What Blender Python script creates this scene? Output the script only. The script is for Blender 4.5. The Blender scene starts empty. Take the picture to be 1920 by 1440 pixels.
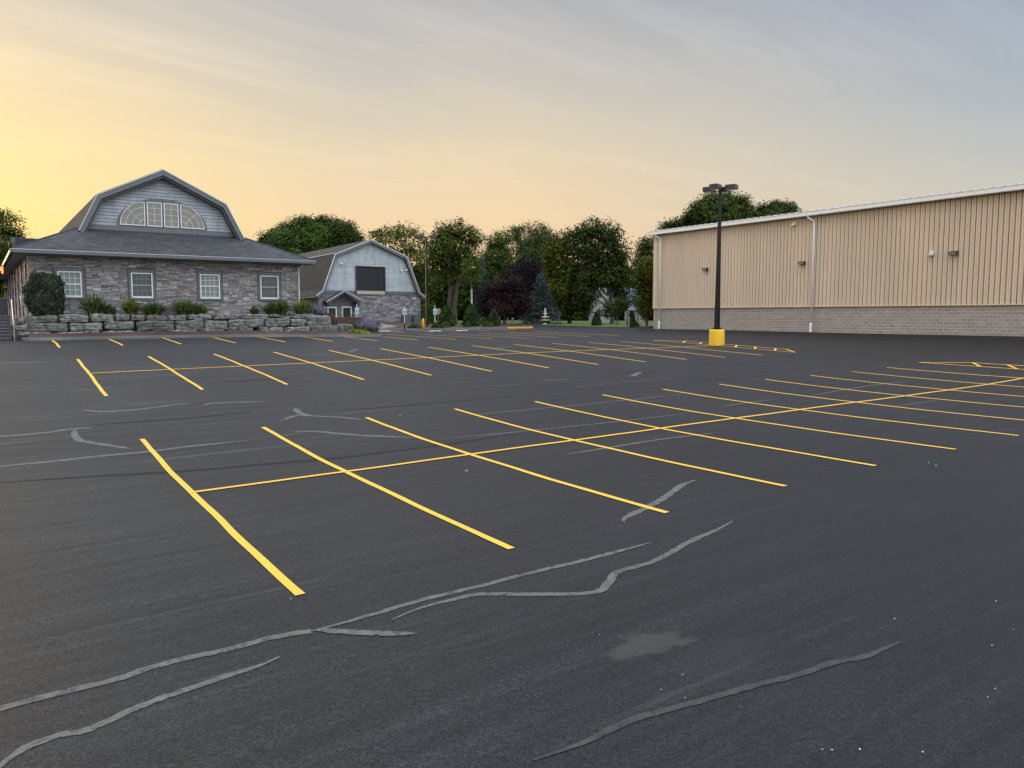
import bpy, bmesh, math, random
import numpy as np
from mathutils import Vector, Matrix
random.seed(7); rng = np.random.default_rng(7)
S = bpy.context.scene; COL = S.collection
R = math.radians
# ------------------------------------------------------------------ camera geometry (plan axes follow the lot's painted grid)
YAW, FPX, CH = 0.585, 1442.0, 3.0
PITCH = math.atan(129/FPX); cY, sY = math.cos(YAW), math.sin(YAW)
def ray(u, v):
    x = (u-960)/FPX; y = (v-720)/FPX
    F = math.cos(PITCH)-y*math.sin(PITCH); D = math.sin(PITCH)+y*math.cos(PITCH)
    return (x*cY+F*sY, -x*sY+F*cY, -D, F)
def at_Y(u, v, Y):
    r = ray(u, v); t = Y/r[1]; return Vector((r[0]*t, Y, CH+r[2]*t))
def at_F(u, v, F):
    r = ray(u, v); t = F/r[3]; return Vector((r[0]*t, r[1]*t, CH+r[2]*t))
# surveyed heights of the lot, 4 m raster (mm)
GRID = np.array([[int(a) for a in row.split()] for row in "-648 -625 -597 -561 -513 -453 -382 -305 -228 -155 -90 -34 16 69 143 258 429 650 892 1117 1292 1409 1480 1526;-523 -506 -485 -456 -411 -348 -268 -178 -86 1 76 137 186 233 301 417 603 852 1129 1380 1563 1669 1719 1748;-401 -395 -388 -372 -339 -283 -203 -107 -6 90 172 237 286 329 391 508 707 982 1289 1561 1744 1828 1845 1848;-279 -286 -296 -302 -290 -251 -182 -91 10 108 193 261 313 356 418 537 747 1045 1380 1671 1850 1905 1882 1852;-151 -169 -198 -227 -241 -226 -176 -99 -7 85 168 239 296 345 410 532 749 1064 1421 1728 1904 1934 1872 1808;-9 -35 -77 -125 -162 -170 -141 -81 -3 78 156 228 291 347 415 534 748 1067 1436 1755 1932 1945 1854 1761;147 122 76 19 -30 -53 -39 8 74 144 214 284 351 411 475 580 774 1077 1443 1767 1948 1954 1847 1735;310 294 254 201 153 128 139 182 240 301 364 430 496 555 607 685 841 1108 1450 1767 1952 1962 1852 1733;467 460 434 395 360 347 367 413 470 525 579 639 702 755 791 837 947 1163 1465 1762 1945 1963 1860 1744;602 603 589 569 555 563 600 656 715 766 812 864 920 967 990 1009 1076 1239 1492 1756 1928 1953 1864 1758;712 714 710 707 717 750 807 877 941 988 1025 1065 1112 1152 1170 1175 1212 1331 1534 1758 1911 1937 1862 1769;810 808 810 823 856 913 989 1071 1140 1184 1210 1234 1265 1295 1309 1311 1336 1426 1588 1770 1897 1919 1855 1776;918 915 924 952 1003 1078 1168 1257 1326 1365 1378 1380 1386 1396 1402 1405 1431 1508 1639 1785 1886 1902 1848 1782;1055 1057 1076 1118 1182 1263 1354 1439 1503 1533 1531 1508 1482 1463 1453 1457 1488 1561 1673 1792 1871 1885 1844 1795;1220 1232 1263 1314 1380 1455 1530 1598 1647 1666 1651 1607 1553 1506 1478 1478 1514 1587 1686 1785 1852 1870 1851 1823;1389 1409 1447 1498 1555 1609 1658 1699 1728 1737 1717 1667 1600 1539 1503 1502 1540 1609 1696 1778 1839 1868 1876 1878;1530 1552 1587 1628 1666 1693 1711 1726 1739 1745 1732 1695 1641 1589 1560 1564 1602 1662 1730 1795 1834 1853 1866 1876;1631 1645 1669 1694 1711 1715 1712 1710 1717 1729 1735 1727 1704 1681 1665 1656 1668 1689 1711 1732 1754 1782 1818 1854;1707 1711 1722 1732 1736 1730 1721 1718 1729 1729 1732 1729 1718 1704 1697 1699 1707 1713 1714 1715 1727 1756 1801 1850;1791 1792 1797 1788 1767 1742 1717 1699 1695 1703 1718 1732 1742 1750 1758 1766 1770 1766 1754 1745 1747 1769 1808 1853;1832 1816 1805 1795 1785 1774 1763 1757 1758 1766 1778 1789 1800 1810 1819 1826 1827 1820 1809 1799 1797 1807 1828 1854;1861 1860 1862 1866 1871 1874 1876 1878 1878 1876 1873 1870 1866 1865 1865 1865 1865 1864 1862 1861 1858 1855 1851 1852;1914 1926 1940 1955 1969 1981 1989 1992 1987 1976 1959 1940 1923 1909 1900 1894 1894 1899 1909 1919 1918 1902 1874 1847;1964 1980 1997 2012 2026 2037 2045 2046 2039 2025 2005 1984 1964 1948 1936 1928 1927 1935 1953 1968 1967 1939 1890 1843;1994 2002 2010 2016 2021 2025 2028 2029 2026 2018 2008 1999 1991 1985 1979 1972 1969 1975 1991 2005 1999 1961 1897 1835;2000 1995 1988 1981 1974 1970 1969 1971 1975 1980 1987 1996 2008 2018 2022 2018 2012 2011 2018 2024 2011 1963 1890 1822;1994 1977 1959 1940 1925 1915 1911 1916 1926 1943 1964 1989 2016 2039 2051 2050 2040 2031 2028 2026 2004 1951 1874 1804;1987 1966 1944 1923 1906 1894 1891 1897 1910 1930 1956 1986 2017 2044 2058 2057 2044 2031 2023 2015 1991 1936 1859 1791;1987 1971 1954 1939 1926 1918 1916 1920 1931 1946 1965 1988 2012 2033 2044 2041 2029 2017 2012 2006 1984 1932 1858 1792;1995 1989 1983 1977 1973 1970 1969 1972 1976 1981 1987 1995 2004 2013 2017 2013 2005 2001 2005 2008 1995 1950 1881 1817;2005 2010 2016 2021 2025 2027 2028 2027 2024 2018 2010 2002 1997 1994 1991 1987 1985 1992 2008 2024 2022 1988 1926 1862".split(';')], float)/1000
GX0, GY0, GS = -28.0, -8.0, 4.0
def _cr(p0, p1, p2, p3, t):
    return p1+0.5*t*(p2-p0+t*(2*p0-5*p1+4*p2-p3+t*(3*(p1-p2)+p3-p0)))
def gza(x, y):
    x = np.asarray(x, float); y = np.asarray(y, float)
    ny, nx = GRID.shape
    fx = np.clip((x-GX0)/GS, 0, nx-1.0001); fy = np.clip((y-GY0)/GS, 0, ny-1.0001)
    ix = fx.astype(int); iy = fy.astype(int); tx = fx-ix; ty = fy-iy
    rows = []
    for j in (-1, 0, 1, 2):
        yy = np.clip(iy+j, 0, ny-1)
        g = [GRID[yy, np.clip(ix+i, 0, nx-1)] for i in (-1, 0, 1, 2)]
        rows.append(_cr(*g, tx))
    return _cr(*rows, ty)
def gz(x, y): return float(gza(np.array([x]), np.array([y]))[0])
def gnd(u, v):
    r = ray(u, v); t = np.arange(2, 140, 0.02)
    h = CH+r[2]*t-gza(r[0]*t, r[1]*t)
    k = int(np.argmax(h < 0)); t0 = t[k-1]+0.02*h[k-1]/(h[k-1]-h[k])
    return Vector((r[0]*t0, r[1]*t0, 0))
# ------------------------------------------------------------------ node helpers
def new_mat(name):
    m = bpy.data.materials.new(name); m.use_nodes = True
    nt = m.node_tree; b = nt.nodes['Principled BSDF']
    return m, nt, b
def nd(nt, typ, **kw):
    n = nt.nodes.new(typ)
    for k, v in kw.items():
        if k in n.inputs.keys() if isinstance(k, str) else False: n.inputs[k].default_value = v
        else: setattr(n, k, v)
    return n
def lk(nt, a, b): nt.links.new(a, b)
def rgb(c): return (c[0], c[1], c[2], 1)
def coords(nt, scale=(1, 1, 1), rot=(0, 0, 0), kind='Object'):
    t = nt.nodes.new('ShaderNodeTexCoord'); m = nt.nodes.new('ShaderNodeMapping')
    m.inputs['Scale'].default_value = scale; m.inputs['Rotation'].default_value = rot
    lk(nt, t.outputs[kind], m.inputs['Vector']); return m.outputs['Vector']
def noise(nt, vec, scale, detail=4, rough=0.55):
    n = nt.nodes.new('ShaderNodeTexNoise'); n.inputs['Scale'].default_value = scale
    n.inputs['Detail'].default_value = detail; n.inputs['Roughness'].default_value = rough
    lk(nt, vec, n.inputs['Vector']); return n.outputs['Fac']
def ramp(nt, fac, stops):
    r = nt.nodes.new('ShaderNodeValToRGB'); e = r.color_ramp.elements
    while len(e) < len(stops): e.new(0.5)
    for el, (p, c) in zip(e, stops):
        el.position = p; el.color = rgb(c) if not isinstance(c, (int, float)) else (c, c, c, 1)
    lk(nt, fac, r.inputs['Fac']); return r.outputs['Color']
def mixc(nt, fac, a, b, mode='MIX'):
    m = nt.nodes.new('ShaderNodeMix'); m.data_type = 'RGBA'; m.blend_type = mode
    for s, v in ((m.inputs['Factor'], fac), (m.inputs['A'], a), (m.inputs['B'], b)):
        if hasattr(v, 'is_output'): lk(nt, v, s)
        elif isinstance(v, (int, float)): s.default_value = v if s.type == 'VALUE' else (v, v, v, 1)
        else: s.default_value = rgb(v)
    return [o for o in m.outputs if o.type == 'RGBA'][0]
def math_(nt, op, a, b=0.0, clamp=False):
    m = nt.nodes.new('ShaderNodeMath'); m.operation = op; m.use_clamp = clamp
    for s, v in zip(m.inputs, (a, b)):
        if hasattr(v, 'is_output'): lk(nt, v, s)
        else: s.default_value = v
    return m.outputs[0]
def bump(nt, b, h, strength=0.3, dist=0.02):
    n = nt.nodes.new('ShaderNodeBump'); n.inputs['Strength'].default_value = strength; n.inputs['Distance'].default_value = dist
    lk(nt, h, n.inputs['Height']); lk(nt, n.outputs[0], b.inputs['Normal'])
M = {}
def simple(name, col, rough=0.6, metal=0.0, var=0.15, scale=3.0, spec=0.5, stretch=(1, 1, 1)):
    m, nt, b = new_mat(name)
    f = noise(nt, coords(nt, stretch), scale, 5)
    lo = tuple(c*(1-var) for c in col); hi = tuple(c*(1+var) for c in col)
    lk(nt, ramp(nt, f, [(0.3, lo), (0.7, hi)]), b.inputs['Base Color'])
    b.inputs['Roughness'].default_value = rough; b.inputs['Metallic'].default_value = metal
    b.inputs['Specular IOR Level'].default_value = spec
    M[name] = m; return m
def island(name, cols, rough=0.8, var=0.12, scale=20, spec=0.3, bmp=0.3):
    """stones / boards: one colour per loose piece, with mottling"""
    m, nt, b = new_mat(name)
    g = nt.nodes.new('ShaderNodeNewGeometry')
    n = len(cols)
    c = ramp(nt, g.outputs['Random Per Island'], [((i+0.5)/n, cc) for i, cc in enumerate(cols)])
    f = noise(nt, coords(nt), scale, 6, 0.65)
    c = mixc(nt, 1.0, c, ramp(nt, f, [(0.25, 1-var*2), (0.75, 1.0+var)]), 'MULTIPLY')
    lk(nt, c, b.inputs['Base Color']); b.inputs['Roughness'].default_value = rough
    b.inputs['Specular IOR Level'].default_value = spec
    if bmp: bump(nt, b, f, bmp, 0.02)
    M[name] = m; return m
def foliage(name, cols, trans=0.25, clump=0.35):
    m, nt, b = new_mat(name)
    g = nt.nodes.new('ShaderNodeNewGeometry')
    c = ramp(nt, g.outputs['Random Per Island'], [((i+0.5)/len(cols), cc) for i, cc in enumerate(cols)])
    f = noise(nt, coords(nt), clump, 3)
    c = mixc(nt, 1.0, c, ramp(nt, f, [(0.34, 0.5), (0.66, 1.4)]), 'MULTIPLY')
    lk(nt, c, b.inputs['Base Color']); b.inputs['Roughness'].default_value = 0.6
    b.inputs['Specular IOR Level'].default_value = 0.06
    t = nt.nodes.new('ShaderNodeBsdfTranslucent'); lk(nt, c, t.inputs['Color'])
    mx = nt.nodes.new('ShaderNodeMixShader'); mx.inputs[0].default_value = trans
    lk(nt, b.outputs[0], mx.inputs[1]); lk(nt, t.outputs[0], mx.inputs[2])
    lk(nt, mx.outputs[0], nt.nodes['Material Output'].inputs['Surface'])
    M[name] = m; return m
# ------------------------------------------------------------------ asphalt
STAIN = tuple(gnd(1222, 1206)); STAIN = (STAIN[0], STAIN[1], gz(STAIN[0], STAIN[1]))
_q = gnd(1345, 1236)-Vector((STAIN[0], STAIN[1], 0)); STAIN2 = (math.cos(.35)*_q.x*1.0-math.sin(.35)*_q.y*1.9, math.sin(.35)*_q.x*1.0+math.cos(.35)*_q.y*1.9)
def asphalt():
    m, nt, b = new_mat('sealed_asphalt')
    fine = noise(nt, coords(nt), 60, 4, 0.75)
    mid = noise(nt, coords(nt), 22, 4, 0.7)
    streak = noise(nt, coords(nt, (0.05, 1.0, 1), (0, 0, R(4))), 1.5, 6, 0.66)
    streak2 = noise(nt, coords(nt, (0.11, 2.2, 1), (0, 0, R(-3))), 2.4, 5, 0.6)
    big = noise(nt, coords(nt), 0.11, 5, 0.62)
    c = ramp(nt, streak, [(0.34, (0.006, 0.0062, 0.0072)), (0.5, (0.0175, 0.0174, 0.0182)), (0.66, (0.036, 0.0345, 0.034))])
    c = mixc(nt, 0.4, c, ramp(nt, streak2, [(0.38, (0.005, 0.0052, 0.0062)), (0.5, (0.0175, 0.0174, 0.0182)), (0.64, (0.042, 0.040, 0.039))]))
    c = mixc(nt, 0.45, c, ramp(nt, big, [(0.36, (0.009, 0.0094, 0.011)), (0.64, (0.031, 0.030, 0.0295))]))
    c = mixc(nt, 1.0, c, ramp(nt, mid, [(0.32, 0.55), (0.68, 1.45)]), 'MULTIPLY')
    c = mixc(nt, 1.0, c, ramp(nt, fine, [(0.36, 0.35), (0.50, 0.88), (0.64, 2.1)]), 'MULTIPLY')
    # fresh blue black coat towards the warehouse; the paler left paints in sunset sheen
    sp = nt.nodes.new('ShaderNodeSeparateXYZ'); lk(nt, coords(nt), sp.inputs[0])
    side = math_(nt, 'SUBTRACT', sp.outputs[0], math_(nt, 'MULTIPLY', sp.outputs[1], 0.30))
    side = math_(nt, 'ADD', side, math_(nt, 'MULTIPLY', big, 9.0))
    # worn pale stain in the foreground and a few drips
    stp = nt.nodes.new('ShaderNodeVectorMath'); stp.operation = 'DISTANCE'
    mpn = nt.nodes.new('ShaderNodeMapping'); mpn.inputs['Location'].default_value = (-STAIN[0], -STAIN[1], -STAIN[2]); tcn = nt.nodes.new('ShaderNodeTexCoord'); lk(nt, tcn.outputs['Object'], mpn.inputs['Vector'])
    m2n = nt.nodes.new('ShaderNodeMapping'); m2n.inputs['Rotation'].default_value = (0, 0, 0.35); m2n.inputs['Scale'].default_value = (1.0, 1.9, 1); lk(nt, mpn.outputs[0], m2n.inputs['Vector'])
    lk(nt, m2n.outputs[0], stp.inputs[0]); stp.inputs[1].default_value = (0, 0, 0)
    sw = noise(nt, coords(nt), 3.5, 6, 0.7)
    sd_ = math_(nt, 'ADD', stp.outputs['Value'], math_(nt, 'MULTIPLY', math_(nt, 'SUBTRACT', sw, .5), 1.3))
    c = mixc(nt, ramp(nt, sd_, [(0.30, 0.75), (0.46, 0.0)]), c, (0.062, 0.055, 0.047))
    st2 = nt.nodes.new('ShaderNodeVectorMath'); st2.operation = 'DISTANCE'; lk(nt, m2n.outputs[0], st2.inputs[0]); st2.inputs[1].default_value = (STAIN2[0], STAIN2[1], 0)
    sd2 = math_(nt, 'ADD', math_(nt, 'MULTIPLY', st2.outputs['Value'], .75), math_(nt, 'MULTIPLY', math_(nt, 'SUBTRACT', sw, .5), 1.5))
    c = mixc(nt, ramp(nt, sd2, [(0.15, 0.22), (0.55, 0.0)]), c, (0.046, 0.042, 0.037))
    drip = noise(nt, coords(nt), 0.75, 2, 0.4); dr2 = noise(nt, coords(nt), 2.8, 5, 0.7)
    c = mixc(nt, math_(nt, 'MULTIPLY', ramp(nt, drip, [(0.66, 0.0), (0.74, 1.0)]), ramp(nt, dr2, [(0.42, 0.0), (0.6, 0.7)])), c, (0.012, 0.0125, 0.014))
    pale = noise(nt, coords(nt, (0.10, 1.7, 1), (0, 0, R(2))), 1.1, 7, 0.72)
    c = mixc(nt, ramp(nt, pale, [(0.60, 0.0), (0.72, 0.55)]), c, (0.075, 0.072, 0.068))
    coat_sheen = ramp(nt, math_(nt, 'MULTIPLY', side, 0.045, True), [(0.0, 0.0), (0.60, 1.0)])
    c = mixc(nt, coat_sheen, c, mixc(nt, 1.0, c, (0.25, 0.30, 0.38), 'MULTIPLY'))
    c = mixc(nt, 1.0, c, (1.10, 1.16, 1.17), 'MULTIPLY')
    lk(nt, c, b.inputs['Base Color'])
    lk(nt, ramp(nt, streak, [(0.3, 0.50), (0.7, 0.66)]), b.inputs['Roughness'])
    b.inputs['Specular IOR Level'].default_value = 0.19
    h = mixc(nt, 0.5, fine, mid); bump(nt, b, h, 0.55, 0.006)
    M['asphalt'] = m
asphalt()
def paint(name, col):
    m, nt, b = new_mat(name)
    f = noise(nt, coords(nt), 60, 5, 0.7); w = noise(nt, coords(nt), 5, 4, 0.6)
    c = ramp(nt, w, [(0.3, tuple(x*0.86 for x in col)), (0.65, col)])
    c = mixc(nt, math_(nt, 'MULTIPLY', ramp(nt, f, [(0.38, 1.0), (0.50, 0.0)]), ramp(nt, w, [(0.35, 0.3), (0.6, 0.9)])), c, tuple(x*0.34 for x in col))
    lk(nt, c, b.inputs['Base Color']); b.inputs['Roughness'].default_value = 0.6
    bump(nt, b, f, 0.3, 0.004); M[name] = m
paint('yellow_paint', (0.82, 0.465, 0.032)); paint('white_paint', (0.75, 0.75, 0.73)); paint('pedestal_yellow', (0.90, 0.56, 0.014))
def seal(name, a, b_, wear=(0.022, 0.022, 0.023)):
    m, nt, b = new_mat(name)
    f = noise(nt, coords(nt), 45, 5, 0.75); w = noise(nt, coords(nt, (1, 1, 1)), 6, 4)
    c = ramp(nt, w, [(0.3, a), (0.7, b_)])
    c = mixc(nt, 1.0, c, ramp(nt, f, [(0.3, 0.6), (0.65, 1.2)]), 'MULTIPLY')
    e = noise(nt, coords(nt), 9, 7, 0.8); c = mixc(nt, ramp(nt, e, [(0.36, 0.85), (0.5, 0.0)]), c, wear)
    lk(nt, c, b.inputs['Base Color']); b.inputs['Roughness'].default_value = 0.7; b.inputs['Specular IOR Level'].default_value = 0.15
    bump(nt, b, f, 0.5, 0.006); M[name] = m
seal('crack_sealer', (0.088, 0.086, 0.08), (0.135, 0.13, 0.12)); seal('faint_sealer', (0.042, 0.042, 0.041), (0.058, 0.057, 0.055))
seal('dark_patch', (0.008, 0.0082, 0.0095), (0.013, 0.0135, 0.015), (0.014, 0.014, 0.015))
# ------------------------------------------------------------------ setting and building materials
def ground_mat(name, a, b_, sc, rough=0.95, c2=None):
    m, nt, b = new_mat(name)
    f = noise(nt, coords(nt), sc, 6, 0.7); w = noise(nt, coords(nt), 0.35, 4)
    c = ramp(nt, f, [(0.3, a), (0.7, b_)])
    c = mixc(nt, 1.0, c, ramp(nt, w, [(0.3, 0.7), (0.7, 1.25)]), 'MULTIPLY')
    lk(nt, c, b.inputs['Base Color']); b.inputs['Roughness'].default_value = rough; b.inputs['Specular IOR Level'].default_value = 0.15
    bump(nt, b, f, 0.8, 0.05); M[name] = m
ground_mat('turf', (0.05, 0.085, 0.022), (0.10, 0.135, 0.04), 6)
ground_mat('mulch', (0.035, 0.024, 0.019), (0.11, 0.07, 0.052), 14)
ground_mat('red_stone', (0.018, 0.013, 0.011), (0.125, 0.086, 0.074), 20)
ground_mat('concrete', (0.15, 0.14, 0.125), (0.22, 0.205, 0.185), 8, 0.85)
ground_mat('dark_kerb', (0.14, 0.14, 0.13), (0.21, 0.205, 0.19), 8, 0.85)
island('stone', [(0.23, 0.216, 0.214), (0.34, 0.323, 0.32), (0.41, 0.39, 0.385), (0.275, 0.253, 0.244), (0.49, 0.47, 0.465), (0.30, 0.26, 0.235), (0.34, 0.332, 0.345), (0.18, 0.17, 0.175)], 0.85, 0.13, 9)
island('pale_stone', [(0.19, 0.195, 0.205), (0.27, 0.275, 0.285), (0.36, 0.36, 0.365), (0.23, 0.22, 0.22), (0.46, 0.46, 0.465), (0.29, 0.27, 0.26), (0.14, 0.14, 0.147)], 0.85, 0.2, 9)
simple('mortar', (0.10, 0.098, 0.10), 0.95)
def lap(name, col, dark):
    m, nt, b = new_mat(name)
    f = noise(nt, coords(nt, (1, 1, 0.35)), 1.3, 5, 0.6); g = noise(nt, coords(nt, (1, 1, 0.2)), 14, 3)
    gi = nt.nodes.new('ShaderNodeNewGeometry')
    c = ramp(nt, f, [(0.32, dark), (0.6, col)])
    c = mixc(nt, 1.0, c, ramp(nt, g, [(0.3, 0.9), (0.7, 1.06)]), 'MULTIPLY')
    c = mixc(nt, 1.0, c, ramp(nt, gi.outputs['Random Per Island'], [(0.0, 0.9), (1.0, 1.08)]), 'MULTIPLY')
    lk(nt, c, b.inputs['Base Color']); b.inputs['Roughness'].default_value = 0.7; M[name] = m
lap('gable_siding', (0.39, 0.42, 0.455), (0.27, 0.29, 0.32)); lap('barn_siding', (0.44, 0.485, 0.505), (0.30, 0.335, 0.355))
def shingles(name, col, axis, warm=1.0):
    m, nt, b = new_mat(name)
    t = nt.nodes.new('ShaderNodeTexCoord'); sp = nt.nodes.new('ShaderNodeSeparateXYZ'); lk(nt, t.outputs['Object'], sp.inputs[0])
    cb = nt.nodes.new('ShaderNodeCombineXYZ')
    lk(nt, sp.outputs[0 if axis == 'y' else 1], cb.inputs[0]); lk(nt, math_(nt, 'MULTIPLY', sp.outputs[2], 2.2 if axis == 'y' else 1.2), cb.inputs[1])
    br = nt.nodes.new('ShaderNodeTexBrick'); lk(nt, cb.outputs[0], br.inputs['Vector'])
    for k, v in (('Scale', 1.0), ('Mortar Size', 0.012), ('Brick Width', 0.33), ('Row Height', 0.15), ('Bias', 0.0), ('Mortar Smooth', 0.3)): br.inputs[k].default_value = v
    br.inputs['Color1'].default_value = rgb(tuple(c*0.75 for c in col)); br.inputs['Color2'].default_value = rgb(tuple(c*1.3 for c in col)); br.inputs['Mortar'].default_value = rgb(tuple(c*0.5 for c in col))
    f = noise(nt, coords(nt), 1.2, 5); g = noise(nt, coords(nt), 40, 3)
    c = mixc(nt, 1.0, br.outputs['Color'], ramp(nt, f, [(0.3, 0.82), (0.7, 1.18)]), 'MULTIPLY')
    c = mixc(nt, 1.0, c, ramp(nt, g, [(0.3, 0.75), (0.7, 1.25)]), 'MULTIPLY')
    lk(nt, c, b.inputs['Base Color']); b.inputs['Roughness'].default_value = 0.9; b.inputs['Specular IOR Level'].default_value = 0.25
    bump(nt, b, br.outputs['Fac'], -0.4, 0.01); M[name] = m
shingles('shingle_front', (0.050, 0.052, 0.057), 'y'); shingles('shingle_side', (0.06, 0.052, 0.046), 'x'); shingles('shingle_brown', (0.046, 0.042, 0.039), 'x')
simple('trim_slate', (0.112, 0.124, 0.134), 0.45, var=0.1); simple('trim_pale', (0.55, 0.58, 0.60), 0.4, var=0.05)
simple('trim_dark', (0.055, 0.058, 0.062), 0.5, var=0.1); simple('soffit', (0.20, 0.20, 0.19), 0.7, var=0.08)
simple('white_frame', (0.74, 0.76, 0.76), 0.4, var=0.04); simple('grey_muntin', (0.33, 0.36, 0.36), 0.5, var=0.05)
simple('window_surround', (0.15, 0.155, 0.165), 0.8, var=0.2, scale=8)
def glass(name, col, rough=0.06, spec=0.6):
    m, nt, b = new_mat(name)
    f = noise(nt, coords(nt), 1.7, 3)
    lk(nt, ramp(nt, f, [(0.3, tuple(c*0.85 for c in col)), (0.7, tuple(c*1.15 for c in col))]), b.inputs['Base Color'])
    b.inputs['Roughness'].default_value = rough; b.inputs['Specular IOR Level'].default_value = spec; M[name] = m
glass('blind_glass', (0.16, 0.20, 0.175)); glass('dark_glass', (0.045, 0.062, 0.056)); glass('gable_glass', (0.175, 0.165, 0.115), 0.05, 0.9)
glass('door_glass', (0.05, 0.05, 0.045)); simple('black_mesh', (0.017, 0.019, 0.023), 0.85, var=0.1, scale=0.7)
simple('tan_board', (0.40, 0.35, 0.30), 0.7, var=0.06)
simple('tan_steel', (0.69, 0.55, 0.40), 0.42, var=0.07, scale=0.6, stretch=(1, 1, 0.15)); simple('roof_steel', (0.55, 0.55, 0.54), 0.35, var=0.06)
simple('gutter_tan', (0.52, 0.47, 0.41), 0.5, var=0.05); simple('gutter_white', (0.86, 0.84, 0.80), 0.4, var=0.05); simple('downspout_white', (0.93, 0.94, 0.95), 0.35, var=0.04)
simple('bronze', (0.05, 0.04, 0.035), 0.45, var=0.2); simple('lens', (0.45, 0.44, 0.40), 0.2, var=0.1); simple('flood_white', (0.85, 0.85, 0.83), 0.3, var=0.03)
simple('black_steel', (0.010, 0.010, 0.011), 0.5, spec=0.25, var=0.25, scale=2, stretch=(6, 6, 0.6)); simple('dark_head', (0.05, 0.047, 0.045), 0.5, var=0.2)
simple('galvanised', (0.42, 0.42, 0.42), 0.35, 0.6); simple('cabinet', (0.035, 0.038, 0.045), 0.5); simple('unit_grey', (0.11, 0.135, 0.145), 0.6, var=0.15)
simple('step_dark', (0.045, 0.048, 0.055), 0.85, var=0.25, scale=6); simple('fountain_stone', (0.62, 0.57, 0.48), 0.8, var=0.15, scale=5)
simple('post_wood', (0.22, 0.185, 0.15), 0.85, var=0.3, scale=6); simple('sign_blue', (0.17, 0.30, 0.42), 0.4, var=0.05); simple('sign_white', (0.55, 0.59, 0.63), 0.4, var=0.03)
simple('house_white', (0.38, 0.38, 0.37), 0.7, var=0.06); simple('house_roof', (0.16, 0.19, 0.25), 0.8, var=0.15)
simple('bark', (0.085, 0.065, 0.05), 0.95, var=0.4, scale=4, stretch=(3, 3, 0.7)); simple('birch', (0.55, 0.53, 0.49), 0.8, var=0.25, scale=3); simple('grey_bark', (0.12, 0.105, 0.095), 0.95, var=0.3, scale=4)
simple('quartz', (0.70, 0.69, 0.66), 0.5); simple('red_sign', (0.38, 0.24, 0.16), 0.5)
def boulder_mat():
    m, nt, b = new_mat('boulder')
    o = nt.nodes.new('ShaderNodeObjectInfo')
    f = noise(nt, coords(nt), 4.2, 9, 0.78); g = noise(nt, coords(nt, (1, 1, 4.5)), 4, 7, 0.75); l = noise(nt, coords(nt), 1.3, 5, 0.7)
    c = ramp(nt, f, [(0.30, (0.05, 0.052, 0.052)), (0.46, (0.14, 0.143, 0.137)), (0.68, (0.33, 0.332, 0.312))])
    c = mixc(nt, ramp(nt, l, [(0.50, 0.0), (0.66, 0.6)]), c, (0.155, 0.165, 0.125))
    c = mixc(nt, 1.0, c, ramp(nt, g, [(0.32, 0.35), (0.62, 1.25)]), 'MULTIPLY')
    c = mixc(nt, 1.0, c, ramp(nt, o.outputs['Random'], [(0.0, 0.75), (1.0, 1.15)]), 'MULTIPLY')
    lk(nt, c, b.inputs['Base Color']); b.inputs['Roughness'].default_value = 0.9; b.inputs['Specular IOR Level'].default_value = 0.2
    bump(nt, b, mixc(nt, 0.5, f, g), 0.9, 0.06); M['boulder'] = m
boulder_mat()
def block_mat():
    m, nt, b = new_mat('split_block')
    t = nt.nodes.new('ShaderNodeTexCoord'); sp = nt.nodes.new('ShaderNodeSeparateXYZ'); lk(nt, t.outputs['Object'], sp.inputs[0])
    cb = nt.nodes.new('ShaderNodeCombineXYZ'); lk(nt, math_(nt, 'ADD', sp.outputs[1], sp.outputs[0]), cb.inputs[0]); lk(nt, sp.outputs[2], cb.inputs[1])
    br = nt.nodes.new('ShaderNodeTexBrick'); lk(nt, cb.outputs[0], br.inputs['Vector'])
    for k, v in (('Scale', 1.0), ('Mortar Size', 0.012), ('Brick Width', 0.406), ('Row Height', 0.203), ('Mortar Smooth', 0.15), ('Bias', 0.0)): br.inputs[k].default_value = v
    br.inputs['Color1'].default_value = (0.30, 0.262, 0.225, 1); br.inputs['Color2'].default_value = (0.375, 0.33, 0.285, 1); br.inputs['Mortar'].default_value = (0.58, 0.52, 0.455, 1)
    f = noise(nt, coords(nt), 16, 6, 0.75); w = noise(nt, coords(nt), 0.6, 4)
    c = mixc(nt, 1.0, br.outputs['Color'], ramp(nt, f, [(0.3, 0.72), (0.7, 1.22)]), 'MULTIPLY')
    c = mixc(nt, ramp(nt, w, [(0.5, 0.0), (0.72, 0.45)]), c, (0.34, 0.30, 0.26))
    lk(nt, c, b.inputs['Base Color']); b.inputs['Roughness'].default_value = 0.9; b.inputs['Specular IOR Level'].default_value = 0.2
    bump(nt, b, mixc(nt, 0.6, br.outputs['Fac'], f), 0.5, 0.02); M['block'] = m
block_mat()
G = [(0.032, 0.055, 0.010), (0.043, 0.069, 0.013), (0.056, 0.086, 0.016), (0.078, 0.108, 0.022)]
def tint(k, r, g, b): return [(c[0]*k*r, c[1]*k*g, c[2]*k*b) for c in G]
foliage('leaf_oak', tint(1.0, 1.05, 1.0, 0.9)); foliage('leaf_green', tint(1.1, 0.95, 1.08, 1.0)); foliage('leaf_pale', tint(1.45, 1.15, 1.05, 1.0), 0.35)
foliage('leaf_dark', tint(0.7, 0.95, 1.0, 1.1), 0.15); foliage('leaf_olive', tint(1.1, 1.3, 1.02, 0.6)); foliage('leaf_willow', tint(0.95, 1.0, 1.0, 1.35))
foliage('leaf_purple', [(0.009, 0.006, 0.007), (0.016, 0.009, 0.010), (0.026, 0.012, 0.012), (0.045, 0.021, 0.019)], 0.12)
foliage('leaf_plum', [(0.007, 0.006, 0.009), (0.012, 0.009, 0.013), (0.019, 0.012, 0.016)], 0.1)
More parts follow.
